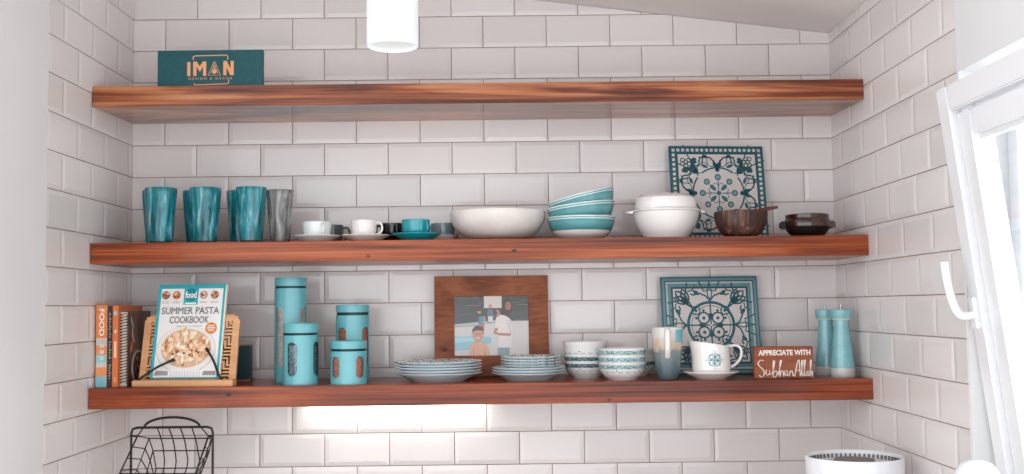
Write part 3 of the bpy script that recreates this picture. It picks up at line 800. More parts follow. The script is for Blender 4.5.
# --- cookbook on its bamboo stand
YAWS, LEAN = -D2(4), D2(14)
yl = -.298
BAM = noisy('bamboo', [(0.3, (196, 142, 96)), (0.7, (216, 166, 120))], (4, 4, 60), rough=.5, coat=.1)
BWIRE = mat('black_coated_wire', (24, 24, 26), rough=.4)
pan_w, pan_h, pan_t = .282, .205, .010
t = thing('cookbook_stand', 'fretwork bamboo cookbook stand with two black page arms', 'book stand', (X(185.0, 383, yl), yl, ZB), YAWS)
stand_M = Matrix.Rotation(-LEAN, 4, 'X')
FRET = ["...........", ".#########.", ".#.........", ".#.#######.", ".#.#.......", ".#.#.#####.", "...#.#.....", ".###.#.###.", ".....#.#...", ".#####.#.#.", ".......#.#.", ".#######.#."]
cell = .0050
nc, nr = int(pan_w / cell), int(pan_h / cell)
V, Fc, vid = [], [], {}
def solid(c, r_):
    if c < 0 or r_ < 0 or c >= nc or r_ >= nr: return False
    for (cc, rr) in ((0, nr - 1), (nc - 1, nr - 1)):
        dx, dy = abs(c - cc), abs(r_ - rr)
        if dx < 4 and dy < 4 and (4 - dx) ** 2 + (4 - dy) ** 2 > 18: return False
    k = c - 3 if c < nc / 2 else nc - 4 - c
    if 0 <= k < 11 and 3 <= r_ < nr - 4:
        return FRET[(nr - r_) % 12][k] != '#'
    return True
def vtx(c, r_, f):
    key = (c, r_, f)
    if key not in vid:
        vid[key] = len(V); V.append(stand_M @ Vector((-pan_w / 2 + c * cell, .012 + (pan_t if f else 0), .004 + r_ * cell)))
    return vid[key]
for c_ in range(nc):
    for r_ in range(nr):
        if not solid(c_, r_): continue
        Fc.append((vtx(c_, r_, 0), vtx(c_ + 1, r_, 0), vtx(c_ + 1, r_ + 1, 0), vtx(c_, r_ + 1, 0)))
        Fc.append((vtx(c_, r_, 1), vtx(c_, r_ + 1, 1), vtx(c_ + 1, r_ + 1, 1), vtx(c_ + 1, r_, 1)))
        for dc, dr, e0, e1 in ((-1, 0, (0, 0), (0, 1)), (1, 0, (1, 1), (1, 0)), (0, -1, (1, 0), (0, 0)), (0, 1, (0, 1), (1, 1))):
            if not solid(c_ + dc, r_ + dr):
                a, b = (c_ + e0[0], r_ + e0[1]), (c_ + e1[0], r_ + e1[1])
                Fc.append((vtx(*a, 0), vtx(*b, 0), vtx(*b, 1), vtx(*a, 1)))
from_vf('fretwork_panel', V, Fc, BAM, t)
box('ledge', (-pan_w / 2 - .004, pan_w / 2 + .004, -.024, .014, 0, .018), BAM, t, bev=.002, seg=2)
for sx_ in (-.05, .05):
    v, f = box_vf(sx_ - .012, sx_ + .012, .084, .092, -.012, .13)
    v = [Matrix.Rotation(D2(12), 4, 'X') @ Vector(q) for q in v]
    from_vf('rear_prop', [(q.x, q.y + .005, max(q.z, 0.0)) for q in v], f, BAM, t)
def arm(x0, z0, x1, z1):
    p = [stand_M @ Vector(q) for q in ((x0, -.012, z0 + .004), (x0 + (x1 - x0) * .12, -.022, z0 + (z1 - z0) * .10), (x0 + (x1 - x0) * .55, -.018, z0 + (z1 - z0) * .62), (x1, -.0145, z1))]
    a = tube('page_arm', smooth_path(p, 6), .0034, BWIRE, t, n=8)
    d = (p[-1] - p[-2]).normalized()
    tube('rubber_tip', [p[-1] - d * .004, p[-1] + d * .006], .0048, BWIRE, a, n=8)
arm(-.136, .012, -.037, .072); arm(.110, .014, .060, .100)
bk_w, bk_h, bk_t = .198, .275, .010
kb = thing('cookbook', 'white and teal SUMMER PASTA COOKBOOK propped on the bamboo stand', 'book', t.location, YAWS)
kb.rotation_euler = (-LEAN, 0, YAWS)
kb.location = t.location + Matrix.Rotation(YAWS, 3, 'Z') @ (Matrix.Rotation(-LEAN, 3, 'X') @ Vector((-.006, .0115, .0222)))
boxes('cover', [(-bk_w / 2, bk_w / 2, -bk_t, -bk_t + .0008, 0, bk_h), (-bk_w / 2, bk_w / 2, -.0008, 0, 0, bk_h), (-bk_w / 2, -bk_w / 2 + .0008, -bk_t + .0008, -.0008, 0, bk_h)], mat('cookbook_cover', (228, 226, 224), rough=.25, coat=.3), kb)
box('pages', (-bk_w / 2 + .001, bk_w / 2 + .004, -bk_t + .001, -.001, .002, bk_h - .002), PAGES, kb)
A = Art(); AQ, GR = (40, 170, 182), (152, 152, 150)
A.poly(AQ, rect(0, 0, 1, 1)); A.poly((232, 230, 228), rect(.045, .012, .965, .955)); A.poly(AQ, rect(.385, .78, .60, 1)); A.poly((16, 132, 146), disc(.49, .885, .098, 28, .073))
A.text((240, 244, 244), 'food', .49, .885, .1, bold=.002, sx=.92); A.poly((226, 240, 240), rect(.41, .788, .575, .803))
for k, x in enumerate((.115, .275, .68, .845)):
    A.poly(((150, 96, 70), (196, 128, 84), (186, 160, 142), (178, 130, 96))[k], disc(x, .885, .062, 18, .046))
    for q in range(9):
        random.seed(k * 20 + q); A.poly(((214, 158, 112), (112, 62, 48), (226, 204, 180), (160, 74, 56))[(q + k) % 4], disc(x + random.uniform(-.035, .035), .885 + random.uniform(-.026, .026), .018, 7, .010))
    A.poly((176, 172, 170), rect(x - .05, .812, x + .05, .818)); A.poly((176, 172, 170), rect(x - .06, .797, x + .06, .803))
A.text(GR, 'SUMMER PASTA', .5, .712, .105, sx=.98); it = A.items.pop()
xs = [x for p in it[1] for x, y in p]; A.polys(GR, [[(.075 + (x - min(xs)) / (max(xs) - min(xs)) * .85 + dx, .712 + (y - .712) * 1.0 + dy) for x, y in p] for p in it[1] for dx, dy in ((0, 0), (.006, 0), (.003, .002), (.003, -.002))])
A.text(GR, 'COOKBOOK', .5, .614, .105, sx=.98); it = A.items.pop()
xs = [x for p in it[1] for x, y in p]; A.polys(GR, [[(.205 + (x - min(xs)) / (max(xs) - min(xs)) * .58 + dx, .614 + (y - .614) * 1.0 + dy) for x, y in p] for p in it[1] for dx, dy in ((0, 0), (.006, 0), (.003, .002), (.003, -.002))])
for k in range(9): A.poly((150, 148, 146), rect(.315 + k * .044, .547, .315 + k * .044 + .032, .555))
A.poly((206, 202, 200), disc(.49, .30, .44, 40, .255)); A.poly((228, 224, 220), disc(.49, .305, .425, 40, .245)); A.poly((214, 178, 144), disc(.49, .315, .37, 36, .205))
random.seed(11)
for k in range(120):
    a, q = random.uniform(0, 2 * PI), math.sqrt(random.random())
    cx_0, cy_0 = .49 + .34 * q * math.cos(a), .32 + .185 * q * math.sin(a); an = random.uniform(0, 180)
    A.poly(random.choice(((232, 200, 164), (222, 178, 136), (240, 216, 188), (206, 150, 108), (236, 206, 172), (190, 120, 84), (246, 232, 214))), leaf(cx_0 - .03 * math.cos(D2(an)), cy_0 - .03 * math.sin(D2(an)), random.uniform(.06, .1), .02, an, 5))
for k in range(7): A.poly((112, 62, 44), disc(.49 + .24 * math.cos(k * 2.3) * .8, .27 + .10 * math.sin(k * 3.1), .018, 8, .012))
A.poly((232, 230, 228), rect(.045, .012, .965, .085)); A.poly((150, 148, 148), [(.05, .03), (.26, .03), (.26, .075), (.08, .08)]); A.poly((146, 144, 144), [(.76, .03), (.96, .03), (.96, .075), (.78, .075)])
for k in range(11): A.poly((206, 204, 204), rect(.29 + k * .042, .012, .29 + k * .042 + .02, .075))
A.poly((214, 136, 80), disc(.835, .525, .085, 24, .062)); A.poly((236, 216, 198), rect(.79, .545, .88, .556)); A.poly((236, 216, 198), rect(.775, .522, .895, .534)); A.poly((236, 216, 198), rect(.79, .498, .88, .509))
A.build('cover_print', lambda a, b, e: ((a - .5) * bk_w, -bk_t - .0002 - e, b * bk_h), GLOSSP, kb, step=.00001)

# --- dark teal box behind the stand
xa, xb = X(206, 360, -.10), X(250.2, 360, -.10); hh = Zp(243, 344.6, -.10) - ZB
t = thing('teal_box', 'dark teal box with copper edges half hidden behind the cookbook stand', 'box', ((xa + xb) / 2, -.10, ZB))
bw = xb - xa
box('carton', (-bw / 2, bw / 2, 0, .03, .004, hh - .003), mat('dark_teal_card', (14, 58, 64), rough=.5), t)
box('copper_lid_edge', (-bw / 2, bw / 2, 0, .03, hh - .003, hh), mat('copper_card', (178, 104, 70), rough=.4), t); box('copper_base_edge', (-bw / 2, bw / 2, 0, .03, 0, .004), mat('copper_card'), t)

# --- aqua canisters with slot windows
AQUA = mat('aqua_enamel', (98, 172, 180), rough=.28, coat=.4)
GASK = mat('dark_gasket', (44, 48, 50), rough=.4, metal=.3)
JAR = pane_mat('jar_glass')
def canister(u0, u1, vt, vlid, vbody, y, wins, win_z, content, label, ct_name, ww=.26):
    cx, r, h = fit(u0, u1, vbody, y, ZB)
    uc = (u0 + u1) / 2
    hl_ = Zp(uc, vlid, y) - ZB; ht = Zp(uc, vt, y) - ZB
    t = thing('canister', label, 'canister', (cx, y, ZB), 0, 'aqua storage canisters')
    n, dz = 168, .0022
    rows = int(h / dz); V, Fc = [], []
    z_lo, z_hi = win_z[0] * h, win_z[1] * h
    def hole(a, z):
        for wa in wins:
            d = (a - (-PI / 2 + math.radians(wa)) + PI) % (2 * PI) - PI
            x = d / ww
            rr = ww * r
            zz = 0 if z_lo + rr < z < z_hi - rr else (min(abs(z - (z_lo + rr)), abs(z - (z_hi - rr))) / rr)
            if x * x + zz * zz < 1: return True
        return False
    for j in range(rows + 1):
        for k in range(n): V.append((r * math.cos(2 * PI * k / n), r * math.sin(2 * PI * k / n), h * j / rows))
    for j in range(rows):
        for k in range(n):
            if hole(2 * PI * (k + .5) / n, h * (j + .5) / rows): continue
            l = (k + 1) % n; Fc.append((j * n + k, j * n + l, (j + 1) * n + l, (j + 1) * n + k))
    me = bpy.data.meshes.new('metal_sleeve'); me.from_pydata(V, [], Fc); me.update()
    mesh_obj('metal_sleeve', me, AQUA, t, 40)
    lathe('glass_jar', [(0, .002), (r * .962, .002), (r * .962, h), (r * .94, h), (r * .94, .005), (0, .005)], JAR, t, n=48)
    lathe('contents', [(0, .006), (r * .93, .006), (r * .93, h * .80), (r * .6, h * .83), (0, h * .84)], content, t, n=40)
    lathe('gasket', [(r * .9, h - .004), (r * .95, h), (r * .95, hl_), (r * .9, hl_ + .002)], GASK, t, n=48)
    lathe('lid', [(0, hl_), (r * .99, hl_), (r, hl_ + .002), (r, ht - .003), (r * .975, ht), (0, ht)], AQUA, t, n=56)
    lathe('base_rim', [(0, 0), (r * .99, 0), (r * 1.006, .002), (r * 1.006, .006), (r * .99, .007), (0, .003)], AQUA, t, n=56)
GRN = lambda n_, a, b: noisy(n_, [(0.35, a), (0.65, b)], (120, 120, 120), detail=5, rough=.7, bump=.3)
canister(274.8, 307.2, 277.6, 286.2, 288.4, -.165, (-32, 58), (.16, .80), GRN('pale_pasta', (150, 146, 140), (196, 190, 182)), 'tallest aqua canister with long slot windows, pale contents', 'pasta', .27)
canister(336.0, 369.6, 305.0, 312.2, 315.2, -.165, (-31, 57), (.22, .82), GRN('brown_grain', (138, 86, 62), (170, 116, 88)), 'medium tall aqua canister with brown grain, behind the squat one', 'grain', .27)
canister(283.0, 318.2, 323.2, 332.6, 335.0, -.276, (-18, 72), (.18, .86), GRN('dark_beans', (26, 40, 46), (84, 124, 132)), 'squat aqua canister with dark contents before the tallest canister', 'beans', .30)
canister(330.4, 366.8, 340.6, 348.4, 350.8, -.278, (-36, 46), (.20, .84), GRN('reddish_grain', (132, 76, 56), (172, 112, 84)), 'shortest aqua canister, reddish brown contents in two round-ended windows', 'grain', .27)

# --- plates
def plate_mat(name, zr):
    mt = mat(name, (226, 226, 224), rough=.16, coat=.4)
    nt, b, new, link = nodes(mt)
    v = coords(nt, new, link, (1, 1, 1))
    sp = new('ShaderNodeSeparateXYZ'); link(v, sp.inputs[0])
    le = new('ShaderNodeVectorMath'); le.operation = 'LENGTH'
    cb_ = new('ShaderNodeCombineXYZ'); link(sp.outputs[0], cb_.inputs[0]); link(sp.outputs[1], cb_.inputs[1]); link(cb_.outputs[0], le.inputs[0])
    vo = new('ShaderNodeTexVoronoi'); vo.inputs['Scale'].default_value = 130; link(v, vo.inputs['Vector'])
    r1 = ramp(new('ShaderNodeValToRGB'), [(0.34, (40, 120, 130)), (0.44, (224, 226, 224))]); link(vo.outputs['Distance'], r1.inputs['Fac'])
    mr = new('ShaderNodeMapRange'); mr.inputs['From Min'].default_value = zr * .80; mr.inputs['From Max'].default_value = zr * .81; link(le.outputs['Value'], mr.inputs['Value'])
    mx = new('ShaderNodeMix'); mx.data_type = 'RGBA'; link(mr.outputs['Result'], mx.inputs['Factor'])
    mx.inputs['A'].default_value = lin((228, 226, 224)); link(r1.outputs['Color'], mx.inputs['B'])
    r2_ = ramp(new('ShaderNodeValToRGB'), [(0.30, (150, 190, 198)), (0.5, (212, 220, 222))]); link(vo.outputs['Distance'], r2_.inputs['Fac'])
    ge = new('ShaderNodeNewGeometry'); sn = new('ShaderNodeSeparateXYZ'); link(ge.outputs['Normal'], sn.inputs[0])
    gt = new('ShaderNodeMath'); gt.operation = 'GREATER_THAN'; gt.inputs[1].default_value = 0.25; link(sn.outputs['Z'], gt.inputs[0])
    m3 = new('ShaderNodeMix'); m3.data_type = 'RGBA'; link(gt.outputs[0], m3.inputs['Factor']); link(r2_.outputs['Color'], m3.inputs['A']); link(mx.outputs['Result'], m3.inputs['B'])
    link(m3.outputs['Result'], b.inputs['Base Color'])
    return mt
def plate(cx, y, z, r, h, label, m, grp):
    o = lathe('plate', [(0, .003), (r * .56, .003), (r * .58, 0), (r * .62, 0), (r * .66, .004), (r * .86, h * .70), (r * .985, h - .0018), (r, h), (r * .99, h + .0012), (r * .84, h * .70 + .0032), (r * .64, .0072), (0, .0066)], m, n=72)
    o.location = (cx, y, z); tag(o, label, 'plate', grp)
PB = china('blue_white_plate', (204, 216, 220))
cx, r, _ = fit(394, 482.5, 368, -.194, ZB)
names = ('lowest plate of the wide stack before the photo frame', 'second plate up in the wide stack before the photo frame', 'third plate up in the wide stack before the photo frame',
         'fourth plate up in the wide stack before the photo frame', 'topmost plate of the wide stack, with a speckled teal rim')
PS = plate_mat('speckled_rim_plate', r)
for k in range(5): plate(cx + (.001, -.0008, .0006, -.0004, 0)[k], -.194, ZB + k * .0082, r, .0245, names[k], PS if k == 4 else PB, 'wide plate stack')
cx, r, _ = fit(491.5, 566.3, 370, -.190, ZB)
names = ('lowest plate of the two-tier stack, under the small plates', 'second plate of the two-tier stack, under the small plates', 'third plate up in the two-tier stack, bearing the small plates')
for k in range(3): plate(cx, -.190, ZB + k * .0078, r, .0215, names[k], PB, 'two-tier plate stack')
z2 = ZB + 2 * .0078 + .0076
cx, r2, _ = fit(500.3, 561, 358, -.190, ZB)
PS2 = plate_mat('speckled_side_plate', r2)
names = ('lowest small plate on the larger plates', 'second small plate up on the larger plates', 'third small plate up on the larger plates', 'topmost small plate with a speckled teal rim')
for k in range(4): plate(cx + (.0005, -.0006, .0004, 0)[k], -.190, z2 + k * .0082, r2, .0205, names[k], PS2, 'two-tier plate stack')

# --- framed photograph
fw, fh, ft = .350, .308, .018
FRW = wood('frame_wood', [(0.2, (72, 34, 18)), (0.42, (118, 64, 38)), (0.58, (150, 88, 56)), (0.8, (172, 108, 72))], 31.0, sx=7, sz=9, dist=.8, rough=.5, coat=0.0, streak=.4, knots=((-.145, 0, .083, .010),))
t = leaning('photo_frame', 'brown wooden frame with a beach snapshot behind the plates', 'picture frame', 491.5, fw, fh, ft, -.056, D2(5), D2(2.5), ZB)
ow, oh = .228, .182; bz = .064
def rail(name, outer, inner):
    a, b = outer; c_, d = inner
    V = [(a[0], 0, a[1]), (b[0], 0, b[1]), (d[0], .004, d[1]), (c_[0], .004, c_[1]), (a[0], ft, a[1]), (b[0], ft, b[1]), (d[0], ft, d[1]), (c_[0], ft, c_[1])]
    from_vf(name, V, [(0, 1, 2, 3), (4, 5, 6, 7), (0, 1, 5, 4), (1, 2, 6, 5), (2, 3, 7, 6), (3, 0, 4, 7)], FRW, t)
O4 = [(-fw / 2, 0), (fw / 2, 0), (fw / 2, fh), (-fw / 2, fh)]; I4 = [(-ow / 2, bz), (ow / 2, bz), (ow / 2, bz + oh), (-ow / 2, bz + oh)]
for k, nme in enumerate(('bottom_rail', 'side_rail', 'top_rail', 'side_rail')):
    j = (k + 1) % 4; rail(nme, (O4[k], O4[j]), (I4[k], I4[j]))
box('backing', (-ow / 2 - .004, ow / 2 + .004, .011, .017, bz - .004, bz + oh + .004), mat('photo_paper', (220, 216, 210), rough=.4), t)
A = Art()
A.poly((196, 194, 190), rect(0, 0, 1, 1)); A.poly((60, 60, 60), [(0, .52), (.4, .55), (.62, .58), (1, .58), (1, 1), (0, 1)])
random.seed(3)
for k in range(26):
    y_ = random.uniform(.56, .98); x_ = random.uniform(0, .9); A.poly(random.choice(((84, 82, 80), (70, 72, 74), (100, 98, 94), (48, 50, 52))), rect(x_, y_, min(1, x_ + random.uniform(.05, .22)), y_ + .012))
A.poly((206, 196, 190), rect(.40, .80, .64, 1)); A.poly((176, 172, 170), [(0, .48), (.4, .52), (.62, .55), (.62, .60), (.35, .57), (0, .53)])
A.poly((132, 184, 194), [(0, .09), (.3, .11), (.50, .22), (.49, .31), (.30, .33), (.0, .32)]); A.poly((156, 200, 206), [(0, .22), (.2, .24), (.4, .28), (.3, .31), (0, .30)])
A.poly((110, 150, 156), [(0, .48), (.34, .50), (.34, .515), (0, .495)])
# small child by the pool
A.poly((64, 132, 152), [(.32, .52), (.40, .52), (.405, .66), (.33, .66)]); A.poly((176, 128, 104), disc(.335, .74, .028, 10, .036)); A.poly((70, 46, 38), arc(.335, .75, .03, 0, 180, 8, .04)); A.stroke((182, 134, 110), [(.40, .66), (.41, .60), (.38, .55)], .02)
A.poly((190, 84, 48), rect(.345, .44, .40, .52)); A.stroke((182, 134, 110), [(.35, .46), (.345, .40)], .02)
# another bather
A.poly((84, 104, 116), [(.44, .55), (.52, .55), (.52, .78), (.45, .78)]); A.poly((206, 200, 196), rect(.455, .56, .52, .66)); A.poly((186, 140, 116), disc(.485, .83, .024, 10, .034))
# woman in a white shirt
A.poly((44, 32, 30), [(.63, .70), (.66, .92), (.71, .97), (.76, .95), (.79, .86), (.78, .74), (.72, .66)])
A.poly((150, 96, 76), disc(.727, .835, .043, 14, .075)); A.poly((44, 32, 30), [(.68, .90), (.70, .95), (.76, .95), (.775, .90), (.73, .925)]); A.poly((44, 32, 30), [(.63, .70), (.675, .72), (.685, .88), (.66, .92)])
A.poly((196, 84, 76), rect(.715, .787, .745, .795))
A.poly((214, 206, 204), [(.56, .63), (.62, .69), (.70, .66), (.76, .60), (.78, .40), (.76, .13), (.58, .13), (.60, .34), (.55, .46)])
A.poly((198, 190, 190), [(.70, .60), (.76, .58), (.775, .36), (.74, .36)])
A.stroke((170, 112, 90), [(.57, .46), (.545, .38), (.62, .355), (.76, .345)], .045)
A.stroke((176, 120, 98), [(.58, .66), (.60, .72), (.57, .77)], .035)
A.poly((110, 140, 146), [(.575, 0), (.735, 0), (.74, .13), (.58, .13)])
# boy in front
A.poly((204, 154, 126), [(.19, 0), (.20, .14), (.25, .22), (.30, .24), (.34, .24), (.41, .21), (.455, .13), (.47, 0)]); A.poly((188, 134, 106), rect(.29, .22, .345, .28))
A.poly((190, 136, 110), disc(.315, .345, .075, 18, .10)); A.poly((58, 42, 38), [(.235, .36), (.24, .44), (.27, .49), (.32, .505), (.37, .48), (.393, .43), (.392, .36), (.375, .42), (.30, .425), (.255, .41)])
A.poly((58, 36, 30), disc(.29, .365, .010, 8, .010)); A.poly((58, 36, 30), disc(.342, .365, .010, 8, .010)); A.poly((232, 222, 216), [(.29, .305), (.345, .305), (.33, .29), (.305, .29)]); A.poly((168, 112, 88), [(.31, .36), (.325, .33), (.305, .33)])
A.poly((186, 132, 106), [(.245, 0), (.25, .12), (.262, .12), (.258, 0)]); A.poly((186, 132, 106), [(.405, 0), (.40, .11), (.412, .11), (.42, 0)])
A.build('photo_print', lambda a, b, e: ((a - .5) * ow, .0108 - e, bz + b * oh), GLOSSP, t, step=.00004)

# --- banded bowls in three stacks
def small_bowl_mat(name, dark, lite):
    mt = mat(name, (228, 226, 224), rough=.16, coat=.4)
    nt, b, new, link = nodes(mt)
    tc = new('ShaderNodeTexCoord'); sp = new('ShaderNodeSeparateXYZ'); link(tc.outputs['Object'], sp.inputs[0])
    at2 = new('ShaderNodeMath'); at2.operation = 'ARCTAN2'; link(sp.outputs['Y'], at2.inputs[0]); link(sp.outputs['X'], at2.inputs[1])
    cb_ = new('ShaderNodeCombineXYZ'); m1 = new('ShaderNodeMath'); m1.operation = 'MULTIPLY'; m1.inputs[1].default_value = 14.0; link(at2.outputs[0], m1.inputs[0])
    m2 = new('ShaderNodeMath'); m2.operation = 'MULTIPLY'; m2.inputs[1].default_value = 260.0; link(sp.outputs['Z'], m2.inputs[0])
    link(m1.outputs[0], cb_.inputs[0]); link(m2.outputs[0], cb_.inputs[1])
    ck = new('ShaderNodeTexVoronoi'); ck.inputs['Scale'].default_value = 1.0; link(cb_.outputs[0], ck.inputs['Vector'])
    r1 = ramp(new('ShaderNodeValToRGB'), [(0.3, dark), (0.62, lite)]); link(ck.outputs['Distance'], r1.inputs['Fac'])
    z1 = new('ShaderNodeMath'); z1.operation = 'GREATER_THAN'; z1.inputs[1].default_value = .032; link(sp.outputs['Z'], z1.inputs[0])
    z2_ = new('ShaderNodeMath'); z2_.operation = 'LESS_THAN'; z2_.inputs[1].default_value = .0435; link(sp.outputs['Z'], z2_.inputs[0])
    zz = new('ShaderNodeMath'); zz.operation = 'MULTIPLY'; link(z1.outputs[0], zz.inputs[0]); link(z2_.outputs[0], zz.inputs[1])
    mx = new('ShaderNodeMix'); mx.data_type = 'RGBA'; link(zz.outputs[0], mx.inputs['Factor']); mx.inputs['A'].default_value = lin((228, 226, 224))
    link(r1.outputs['Color'], mx.inputs['B']); link(mx.outputs['Result'], b.inputs['Base Color'])
    return mt
SB1 = small_bowl_mat('bowl_band_dark', (34, 72, 78), (120, 150, 152)); SB2 = small_bowl_mat('bowl_band_teal', (78, 136, 142), (176, 200, 202)); SBW = china('plain_white_bowl', (228, 226, 224)); SBF = china('floral_white_bowl', (228, 226, 224))
def brad(z): return .88 + (z - .022) / .012 * .065 if z < .034 else .945 + (z - .034) / .014 * .055
def small_stack(u0, u1, vrim0, y, n_, dz, mats, labels, grp):
    cx, r, h = fit(u0, u1, vrim0, y, ZB)
    hb2 = .048
    for k in range(n_):
        o = lathe('bowl', [(0, .003), (r * .50, .003), (r * .52, 0), (r * .58, 0), (r * .60, .003), (r * .76, .010), (r * .88, .022), (r * .945, .034), (r * 1.0, hb2), (r * .99, hb2 + .001), (r * .97, hb2), (r * .915, .034), (r * .85, .023), (r * .73, .0125), (r * .5, .007), (0, .006)], mats[k], n=56)
        o.location = (cx + random.uniform(-.0006, .0006), y, ZB + k * dz); tag(o, labels[k], 'bowl', grp)
        A = Art()
        if (k == 0 or mats[k] is SBF) and mats[k] is not SBW:
            zf = .0255 if k == 0 else .038
            for j in range(18):
                a0 = j * 20
                A.stroke((92, 146, 152), arc(a0, zf, 6.5, 200, 340, 6, .0035), .0016)
                if j % 3 == 0: A.poly((70, 134, 142), disc(a0 + 10, zf + .002, 2.2, 6, .0022))
            A.build('floral_print', lambda a, b, e, r=r: ((r * brad(b) + .0004) * math.cos(D2(a)), (r * brad(b) + .0004) * math.sin(D2(a)), b), GLOSSP, o)
random.seed(2)
small_stack(563.2, 608.0, 357.5, -.135, 4, .0196, [SB1, SB1, SBF, SBW],
            ('lowest bowl of the dark-banded stack beside the small plates', 'second bowl up in the dark-banded stack', 'white bowl with a faint floral print, third up in the dark-banded stack', 'plain white bowl topping the dark-banded stack'), 'dark-banded bowl stack')
small_stack(597.6, 646.4, 364.0, -.225, 3, .0203, [SB2] * 3,
            ('lowest bowl of the light teal-banded stack, standing foremost', 'middle bowl of the light teal-banded stack', 'topmost bowl of the light teal-banded stack'), 'light teal-banded bowl stack')
small_stack(614.5, 655.5, 359.0, -.060, 3, .0152, [SB1, SBW, SBW],
            ('lowest bowl of the stack by the wall behind the teal-banded bowls', 'second plain bowl in the stack by the wall', 'topmost plain white bowl in the stack by the wall'), 'bowl stack by the wall')

# --- tall latte mug
MUG = bands('shaded_mug_glaze', [(0, (62, 80, 86)), (.25, (84, 102, 108)), (.5, (116, 128, 130)), (.58, (196, 172, 152)), (.70, (206, 186, 168)), (.80, (210, 206, 202)), (1, (214, 212, 208))], .158, rough=.18, coat=.5, noise=.22, nscale=45)
cx, r, h = fit(651.2, 682.6, 327.5, -.265, ZB)
t = thing('latte_mug', 'tall mug shading from white through peach to grey blue', 'mug', (cx, -.265, ZB))
lathe('mug_body', [(0, .002), (r * .56, .002), (r * .60, 0), (r * .66, .002), (r * .70, .012), (r * .82, h * .30), (r * .93, h * .62), (r * .985, h * .9), (r, h), (r * .975, h + .001), (r * .95, h), (r * .89, h * .62), (r * .78, h * .3), (r * .6, .01), (0, .009)], MUG, t, n=56)
tube('handle', handle_pts(r * .97, h * .46, h * .93, .020, D2(-97)), .0085, china('mug_handle_white', (232, 228, 224)), t, n=10)
A = Art(); A.poly((104, 174, 182), [(0, 0), (1, 0), (1, 1), (0, 1)])
A.items = [((112, 178, 186), [[(a, .72), (a + .1, .72), (a + .1, .965), (a, .965)] for a in [x * .1 for x in range(10)]])]
A.build('teal_patch', lambda a, b, e: ((r * (.955 + (b - .72) * .13) + .0005) * math.cos(D2(-66 + 52 * a)), (r * (.955 + (b - .72) * .13) + .0005) * math.sin(D2(-66 + 52 * a)), b * h), GLOSSP, t)

# --- white jug on a saucer
s_, hs_ = saucer(682.7, 738.6, 371.4, -.245, 'white saucer under the jug with the teal emblem', CD, z=ZB, group='jug and saucer')
zj = ZB + .0102
cx, r, h = fit(691.5, 730.0, 343.5, -.245, zj)
t = thing('jug', 'white spouted jug with a teal mandala emblem, on its saucer', 'jug', (cx, -.245, zj))
def jug_mod(x, y, z):
    k = max(0.0, (z / h - .45) / .55)
    f = max(0.0, -x / r) ** 2.5
    x2 = x - f * k ** 1.6 * .016
    lift = (-x / r) * k * .0085
    return (x2, y * (1 - .25 * f * k), z + lift)
lathe('jug_body', [(0, .002), (r * .80, .002), (r * .83, 0), (r * .90, .002), (r * .97, .010), (r * 1.0, h * .25), (r * .985, h * .5), (r * .955, h * .75), (r * .945, h * .9), (r * .955, h), (r * .94, h + .001), (r * .91, h), (r * .90, h * .75), (r * .93, h * .4), (r * .9, .012), (r * .7, .008), (0, .007)], CD, t, n=64, mod=jug_mod)
hx = X(741, 350, -.245) - X(730, 350, -.245)
hpts = smooth_path([(r * .93, 0, h * .90), (r + hx * .55, 0, h * .93), (r + hx * 1.0, 0, h * .80), (r + hx * .95, 0, h * .55), (r + hx * .5, 0, h * .34), (r * .97, 0, h * .24)], 6)
tube('handle', hpts, .0042, CD, t, n=10)
A = Art(); EM = (62, 140, 148)
for k in range(4):
    f = lambda pts: rotp(pts, k)
    A.polys(EM, [f(q) for q in ribbon(arc(.33, .33, .22, -60, 210, 12), .075)]); A.poly(EM, f(leaf(0, .12, .5, .10, 90)))
    A.polys(EM, [f(q) for q in ribbon(arc(0, 0, .70, 55, 125, 8), .06)]); A.poly(EM, f(leaf(0, .80, .22, .05, 90))); A.poly(EM, f(disc(.55, .55, .07, 8))); A.polys(EM, [f(q) for q in ribbon([(.1, .1), (.28, .28)], .07)])
A.poly(EM, disc(0, 0, .13, 12))
er = .026
A.build('emblem', lambda a, b, e: (a * er, -math.sqrt(max(0, (r * .995) ** 2 - (a * er) ** 2)) - .0008 - e, h * .50 + b * er), GLOSSP, t, step=.00002)

# --- wooden sign block
yb = -.285
xa, xb = X(754.6, 362, yb), X(812.8, 362, yb); hh = Zp(784, 346.4, yb) - ZB
t = thing('wooden_sign', 'small wood block lettered APPRECIATE WITH SubhanAllah', 'sign', ((xa + xb) / 2, yb, ZB), D2(-2))
bw = xb - xa
SGW = wood('sign_wood', [(0.2, (80, 38, 24)), (0.45, (134, 74, 50)), (0.65, (160, 96, 66)), (0.85, (176, 112, 82))], 41.0, sx=8, sz=40, dist=.6, rough=.6, coat=0.0)
box('block', (-bw / 2, bw / 2, 0, .024, 0, hh), SGW, t, bev=.002)
A = Art(); WH = (226, 216, 208)
A.text(WH, 'APPRECIATE WITH', .5, .84, .2, bold=.009); it = A.items.pop(); xs = [x for p in it[1] for x, y in p]
A.polys(WH, [[(.07 + (x - min(xs)) / (max(xs) - min(xs)) * .89, .80 + (y - .84) * 1.1) for x, y in p] for p in it[1]])
def scr(L, n_=5): A.stroke(WH, [(p.x, p.y) for p in smooth_path([(x, y, 0) for x, y in L], n_)], .019)
def C2(L): scr([((x - 95) / 545, (390 - y) / 275) for x, y in L])
